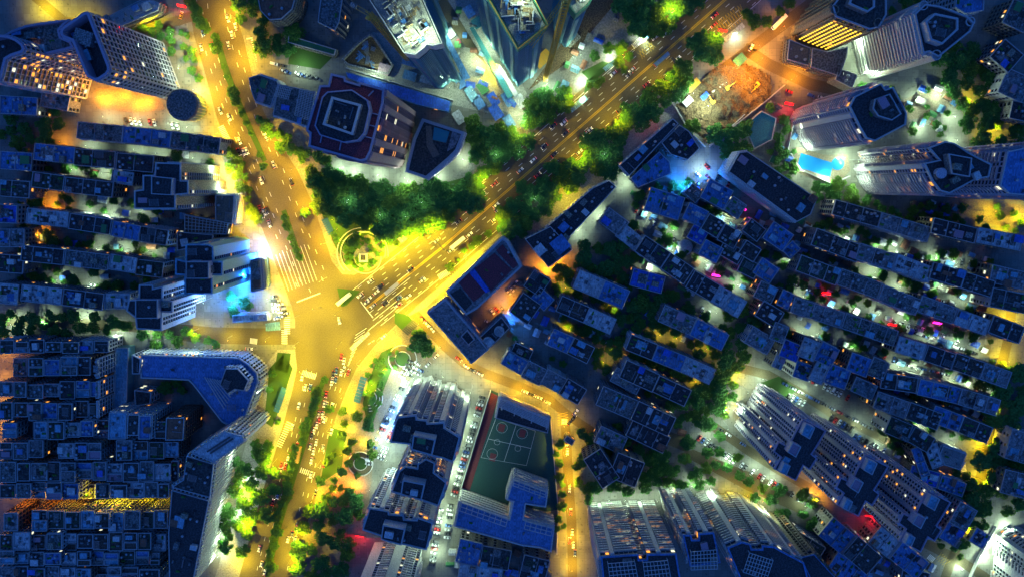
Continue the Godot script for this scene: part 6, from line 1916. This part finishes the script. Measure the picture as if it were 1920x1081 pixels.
	parked(795, 690, 825, 660, 0, "by the ramp lane", "cars by the ramp lane", 5.5)
	parked(905, 740, 850, 930, 90, "in the long row by the school wall", "cars along the school wall", 2.6, .95)
	parked(846, 935, 838, 1010, 90, "in the row below the school wall", "cars below the school wall")
	parked(826, 950, 810, 1060, 90, "in the dim row beside the stepped tower", "cars in the dim row")
	for k in 5: parked(513 + 6 * k, 552 + 7 * k, 520 + 4.5 * k, 600 - 2 * k, 90, "in the packed forecourt beside the avenue", "cars in the forecourt", 2.4, .95)
	for q in [[232, 226, 268, 230], [277, 229, 302, 232], [310, 233, 338, 238]]: parked(q[0], q[1], q[2], q[3], 70, "in the white-lit strip below the office towers", "cars below the office towers")
	parked(505, 118, 560, 130, 0, "in the green-lit yard lane", "cars in the yard lane", 5.2)
	parked(508, 128, 600, 148, 20, "in the green-lit yard bays", "cars in the yard bays", 3.0)
	parked(950, 550, 975, 528, 90, "in the mall yard bays", "cars in the mall yard")
	parked(910, 588, 945, 575, 70, "in the mall yard bays", "cars in the mall yard")
	parked(910, 606, 920, 598, 60, "in the mall yard bays", "cars in the mall yard")
	parked(926, 658, 948, 636, 60, "below the cooling towers", "cars below the cooling towers")
	parked(1000, 505, 1020, 526, 0, "on the corner by the orange lamps", "cars by the orange lamps", 5.2)
	parked(1308, 818, 1420, 890, 90, "in the garden-street bays opposite the terrace towers", "cars opposite terrace towers")
	parked(1420, 890, 1530, 950, 90, "in the garden-street bays opposite the terrace towers", "cars opposite terrace towers")
	parked(1345, 800, 1400, 836, 0, "along the kerb before the terrace towers", "cars along the terrace kerb", 5.4)
	parked(1465, 716, 1640, 806, 0, "in file along the garden street", "cars in file on garden street", 5.5, .9)
	parked(1475, 740, 1510, 756, 90, "in the bays behind the garden street", "cars behind garden street")
	parked(1555, 780, 1600, 806, 90, "in the bays behind the garden street", "cars behind garden street")
	parked(1500, 700, 1600, 750, 90, "in the bays before the terraces", "cars before the terraces")
	parked(1600, 815, 1660, 846, 90, "in the dim bays below the garden street", "cars in the dim bays")
	for s in ["1750,480 1840,500", "1640,468 1720,486", "1560,520 1650,548", "1700,545 1790,570", "1780,520 1850,540", "1530,570 1640,600", "1670,602 1800,640", "1690,615 1840,665", "1490,630 1560,655", "1610,655 1680,675", "1700,684 1780,702", "1790,705 1870,732", "1660,735 1740,758", "1760,752 1840,780", "1740,705 1800,720", "1480,530 1520,545"]:
		var q := nums(s)
		parked(q[0].x, q[0].y, q[1].x, q[1].y, 90 if rng.randf() < .6 else 0, "in the white-lit lane between terraces", "cars between the terraces", 3.0 if rng.randf() < .5 else 4.6, .75)
	for s in ["1280,350 1330,310", "1290,362 1340,322", "1340,330 1370,350", "1250,440 1300,480", "1240,470 1280,500", "1300,485 1330,500", "1190,390 1230,420", "1310,578 1335,590", "1180,570 1200,595", "1140,420 1160,395"]:
		var q := nums(s)
		parked(q[0].x, q[0].y, q[1].x, q[1].y, 80, "in the blue-lit yards behind the courtyard block", "cars in the blue-lit yards", 3.4, .7)
	for s in ["170,320 280,328", "60,390 200,402", "120,452 250,465", "60,525 200,535", "160,285 220,288"]:
		var q := nums(s)
		parked(q[0].x, q[0].y, q[1].x, q[1].y, 10, "in the lane between the walk-up rows", "cars between the walk-up rows", 5.5, .55)
	parked(1470, 170, 1550, 185, 10, "in file by the red sign", "cars by the red sign", 5.5, .9)
	parked(1640, 985, 1720, 1035, 0, "in file on the lower street", "cars on the lower street", 5.6, .8)
	parked(240, 42, 300, 34, 90, "under the yellow lamps by the market hall", "cars by the market hall", 3.0, .6)
	parked(1225, 830, 1250, 825, 90, "in the dark drive by the wood", "cars in the dark drive", 3.2)

# ---------------------------------------------------------------- lamps
func lights() -> void:
	var y := "lamp_yellow"
	var w := "lamp_white"
	var ave := "tall yellow street lamp on the kerb of the avenue"
	lamps_along("368,60 384,120 408,215 434,285 466,365 494,425 524,505 548,570", 24, 1.5, 12, "lamp_amber", 470, ave, "avenue lamps")
	lamps_along("430,0 457,75 472,140 492,205 522,266 558,320 584,378 606,440 622,490", 24, -1.5, 12, "lamp_amber", 470, ave, "avenue lamps")
	lamps_along("557,690 546,740 521,830 499,900 470,1000 446,1081", 24, 1.5, 12, y, 400, ave, "avenue lamps")
	lamps_along("700,650 668,690 652,725 630,780 606,860 592,930 566,1010 552,1081", 22, 1.5, 12, y, 400, ave, "avenue lamps")
	lamps_along("640,512 700,498 745,462 800,417 850,378", 21, 1.5, 12, y, 500, ave, "avenue lamps")
	lamps_along("690,660 752,598 800,556 850,513 905,462", 21, -1.5, 12, y, 460, ave, "avenue lamps")
	lamps_along("860,372 900,334 960,282 1040,212 1115,146 1200,70 1290,-12", 33, 1.5, 12, y, 140, "tall yellow street lamp on the upper kerb of the outer avenue", "outer avenue lamps")
	lamps_along("920,450 1010,370 1080,306 1150,245 1250,157 1370,50", 33, -1.5, 12, y, 140, "tall yellow street lamp on the lower kerb of the outer avenue", "outer avenue lamps")
	for q in [[560, 590], [600, 575], [560, 640], [640, 580], [575, 690], [640, 640], [612, 520]]: street_lamp(p2(q[0], q[1]), rng.randf() * TAU, 14, y, 300, "tall yellow mast lamp at the great crossing", "crossing mast lamps")
	lamps_along("770,580 836,650 910,700 1030,748 1058,772 1062,820 1072,980 1074,1085", 20, 2.5, 8, "lamp_amber", 190, "yellow street lamp on the narrow street", "narrow street lamps")
	lamps_along("540,640 400,636 330,630", 22, 3.0, 8, y, 130, "yellow street lamp on the side street", "side street lamps")
	lamps_along("320,620 150,606 0,600", 22, 2.0, 6, w, 90, "white lamp along the leafy lane", "leafy lane lamps")
	lamps_along("1900,560 1870,720 1850,850 1800,1010", 24, 2.5, 8, y, 190, "yellow street lamp beside the dark wood", "wood street lamps")
	lamps_along("60,-5 120,38 240,58 330,38", 20, 2.0, 8, y, 230, "yellow lamp on the lane behind the office towers", "office lane lamps")
	lamps_along("1395,90 1440,120 1520,158", 18, 2.5, 7, "lamp_orange", 170, "orange lamp on the hotel street", "hotel street lamps")
	lamps_along("1345,140 1450,60 1530,0", 16, 2.5, 9, "lamp_orange", 150, "orange lamp on the ramp below the golden tower", "ramp lamps")
	lamps_along("1880,60 1870,130 1905,210", 20, 1.0, 7, "lamp_orange", 130, "orange lamp in the corner alley", "corner alley lamps")
	# orange courtyard below the office tower, park and garden lamps
	for q in [[205, 190, 170], [235, 185, 150], [265, 200, 150], [285, 192, 120], [190, 182, 90]]: street_lamp(p2(q[0], q[1]), rng.randf() * TAU, 5, "lamp_orange", q[2], "orange lamp in the courtyard below the grid tower", "courtyard lamps")
	for q in [[640, 450, 40], [672, 440, 22], [692, 498, 45], [650, 505, 40], [735, 445, 60], [700, 465, 26], [630, 400, 60], [748, 478, 60], [640, 420, 45], [715, 430, 45]]: street_lamp(p2(q[0], q[1]), rng.randf() * TAU, 4, y, q[2], "short yellow park lamp round the circular garden", "park lamps")
	for q in [[655, 765, 90], [690, 738, 70], [645, 805, 80], [682, 825, 80], [628, 850, 90], [640, 885, 100], [660, 915, 110], [625, 925, 90], [670, 905, 70], [652, 838, 70], [700, 715, 60], [605, 925, 60], [722, 690, 60], [740, 640, 60]]: street_lamp(p2(q[0], q[1]), rng.randf() * TAU, 4, "lamp_orange" if q[1] > 840 else y, q[2], "short warm lamp along the garden paths", "garden path lamps")
	for q in [[610, 350, 10], [650, 372, 7], [700, 380, 10], [745, 400, 10], [790, 380, 10], [835, 372, 10], [930, 280, 12], [960, 262, 10], [1025, 200, 10], [1220, 210, 10], [1140, 280, 10], [1000, 380, 10], [1240, 30, 15], [1200, 30, 15]]: street_lamp(p2(q[0], q[1]), rng.randf() * TAU, 11, w, q[2], "unseen white lamp among the park trees, placed to light their crowns", "facade lamps")  # unseen lamps, placed to lift the dark tree crowns
	# white lights of the lanes
	var lane := "small white lamp in the lane between blocks"
	for s in ["1515,425 1620,455 1750,480 1870,505", "1490,475 1600,510 1740,545 1860,575", "1480,545 1600,580 1690,610 1850,655", "1470,605 1600,650 1700,690 1880,740", "1600,690 1660,735 1760,758 1850,790", "1480,720 1570,780 1660,830", "1640,770 1740,800 1810,830"]:
		lamps_along(s, 16, 0.0, 6, w, 48, lane, "white lane lamps", .3)
	for s in ["60,320 290,326", "20,385 200,398 310,412", "40,446 220,464 310,474", "40,520 240,536", "150,276 400,296"]:
		lamps_along(s, 17, 0.0, 6, w, 48, "white lamp in the lane of the walk-up rows", "walk-up row lamps", .3)
	for s in ["1050,540 1160,585", "1045,600 1150,650", "1085,495 1180,540", "1170,665 1330,725", "1210,605 1350,665", "1110,690 1160,680"]:
		lamps_along(s, 17, 0.0, 5, y, 28, "yellow lamp on the garden row path", "garden row lamps", .3)
	for s in ["1185,385 1300,480 1400,540", "1190,480 1300,545", "1290,350 1420,470", "1280,340 1350,300", "1300,590 1400,560", "1440,500 1500,440"]:
		lamps_along(s, 16, 0.0, 6, w, 55, "white lamp in the yards behind the courtyard block", "yard lamps", .3)
	for s in ["1310,810 1420,880 1530,940", "1400,700 1500,740", "1345,790 1372,730"]:
		lamps_along(s, 18, 0.0, 6, w, 60, "white lamp over the garden-street bays", "garden street lamps", .3)
	for s in ["720,830 770,700", "700,860 730,790", "880,760 850,900", "830,960 810,1060"]:
		lamps_along(s, 16, 0.0, 6, w, 80, "unseen white lamp beside the stepped towers, lighting their walls", "stepped tower lamps", .2)  # unseen lamps, left bare so that the tower walls catch white light
	for s in ["160,222 330,232 400,240", "345,140 380,190 400,230"]:
		lamps_along(s, 18, 0.0, 7, w, 55, "bright white lamp on the office forecourt", "office forecourt lamps", .2)
	for s in ["440,380 448,425", "500,460 502,520 508,590", "512,560 530,600", "480,700 500,760"]:
		lamps_along(s, 13, 0.0, 6, w, 62, "bright white lamp on the avenue forecourt", "avenue forecourt lamps", .2)
	for s in ["400,1060 440,960 455,880", "470,790 500,690"]:
		lamps_along(s, 17, 0.0, 6, w, 85, "unseen white lamp below the white-finned slab, lighting its pale face", "slab foot lamps", .2)  # unseen lamps, set to brighten the slab face
	for s in ["640,330 760,345 850,340", "600,315 680,312", "860,250 890,290 870,320"]:
		lamps_along(s, 15, 0.0, 5, w, 70, "white lamp on the lilac tower plaza", "plaza lamps", .2)
	for s in ["830,30 870,90 920,160", "900,60 960,170", "1000,180 1060,130 1110,80", "660,130 760,155", "500,110 600,135", "560,75 620,95", "960,240 980,220"]:
		lamps_along(s, 19, 0.0, 8, w, 80, "white work lamp on the building site", "site work lamps", .2)
	lamps_along("910,110 955,175", 14, 0.0, 7, y, 230, "yellow work lamp in the site lane", "site lane lamps", .2)
	for s in ["1070,200 1100,180", "1130,130 1170,95", "1210,70 1230,50", "1365,75 1400,45", "1090,160 1110,150"]:
		lamps_along(s, 12, 0.0, 4, w, 90, "white lamp by a bus shelter", "shelter lamps", .2)
	for s in ["1185,320 1120,400 1020,490", "950,440 860,530", "1240,250 1200,280"]:
		lamps_along(s, 17, 0.0, 6, w, 90, "white lamp on the pavement behind the avenue trees", "pavement lamps", .2)
	for q in [[1317, 203, 300], [1290, 180, 110], [1350, 160, 90]]: street_lamp(p2(q[0], q[1]), .4, 9, w, q[2], "white floodlight mast in the excavation", "excavation floodlights")
	for q in [[1400, 153, 260], [1380, 130, 110], [1420, 175, 130]]: street_lamp(p2(q[0], q[1]), 2.4, 9, "lamp_orange", q[2], "orange floodlight mast in the excavation", "excavation floodlights")
	for q in [[1500, 275, 60], [1580, 300, 90], [1560, 340, 70], [1490, 320, 55], [1540, 345, 60]]: street_lamp(p2(q[0], q[1]), rng.randf() * TAU, 5, w, q[2], "unseen white lamp placed to light the swimming pool", "pool lamps")  # unseen lamps, placed to make the pool water bright
	for q in [[1715, 190, 100], [1760, 180, 100], [1780, 215, 80], [1720, 240, 90], [1790, 260, 60]]: street_lamp(p2(q[0], q[1]), rng.randf() * TAU, 5, w, q[2], "white lamp on the town square", "square lamps")
	for q in [[1800, 120, 120], [1850, 240, 120], [1820, 200, 90], [1905, 400, 170], [1850, 395, 90], [1880, 430, 120], [1370, 690, 120], [1355, 760, 130]]: street_lamp(p2(q[0], q[1]), rng.randf() * TAU, 7, y, q[2], "yellow lamp at the edge of the trees", "tree edge lamps")
	for q in [[1035, 500, 260], [1048, 492, 160], [1020, 480, 90], [1525, 930, 240], [1545, 950, 160], [100, 388, 110], [95, 446, 100], [120, 270, 60], [1180, 870, 50], [960, 560, 90], [940, 580, 80], [1490, 880, 40]]: street_lamp(p2(q[0], q[1]), rng.randf() * TAU, 6, "lamp_orange", q[2], "orange lamp over a dim corner", "orange corner lamps")
	for q in [[1850, 1010, 190], [1840, 1040, 190], [1880, 985, 150], [1800, 1060, 120]]: street_lamp(p2(q[0], q[1]), rng.randf() * TAU, 5, w, q[2], "white lamp along the lit garden wall", "garden wall lamps")
	for k in 12: street_lamp(p2(20 + 26 * k, 919), 1.5, 9, "lamp_orange" if k < 6 else y, 42, "warm lamp in the slit lane of the old quarter", "old quarter lamps")
	for k in 5: street_lamp(p2(10, 665 + 46 * k), 1.5, 7, "lamp_orange", 60, "warm lamp at the old quarter edge", "old quarter edge lamps")
	for k in 5: street_lamp(p2(1110 + 30 * k, 935), 1.5, 6, w, 34, "unseen white lamp lighting the balcony towers from their foot", "balcony tower lamps")  # unseen lamps, bare so that they reach the balcony fronts
	for k in 6: street_lamp(p2(1260 + 34 * k, 902 + 6 * k), 1.5, 6, w if k < 3 else y, 40, "unseen lamp lighting the jagged balcony tower from its foot", "jagged tower lamps")  # unseen lamps that light the jagged front from below
	for q in [[784, 696, 105], [830, 698, 105], [886, 722, 105], [760, 740, 120], [735, 850, 140], [842, 880, 150], [1392, 722, 95], [1372, 752, 95], [1356, 780, 95], [700, 900, 110], [830, 960, 120], [450, 850, 50], [432, 940, 50], [1596, 92, 150], [1606, 146, 150], [1480, 244, 110], [1496, 288, 90], [1594, 300, 90], [1598, 345, 90], [420, 318, 110], [424, 350, 110], [436, 392, 90], [496, 716, 80], [478, 780, 80], [396, 558, 60], [792, 250, 70], [770, 340, 90], [350, 130, 110], [330, 70, 90], [888, 170, 45], [842, 168, 60], [1012, 165, 60], [958, 165, 50], [1085, 105, 60], [300, 640, 50], [380, 645, 50], [1420, 940, 70], [1330, 905, 60]]:
		street_lamp(p2(q[0], q[1]), rng.randf() * TAU, 13, w, q[2] * 1.25, "unseen white lamp at the foot of a tower, placed to light its facade", "facade lamps")  # unseen lamps, placed to brighten the tower facades
	# blue floodlights that wash the tower by the avenue
	for q in [[455, 528, 700], [470, 510, 500], [440, 555, 600], [490, 470, 400]]: street_lamp(p2(q[0], q[1]), rng.randf() * TAU, 9, "lamp_blue", q[2], "blue floodlight mast washing the turquoise end walls", "blue floodlights")
	for q in [[1630, 1000, 150], [1580, 1030, 150], [1280, 345, 260], [1320, 335, 200], [740, 700, 160], [745, 760, 160], [735, 800, 160], [960, 600, 120], [360, 200, 200]]: street_lamp(p2(q[0], q[1]), rng.randf() * TAU, 7, "lamp_blue" if q[0] != 740 else "lamp_white", q[2], "cold blue lamp over parked cars", "cold blue lamps")
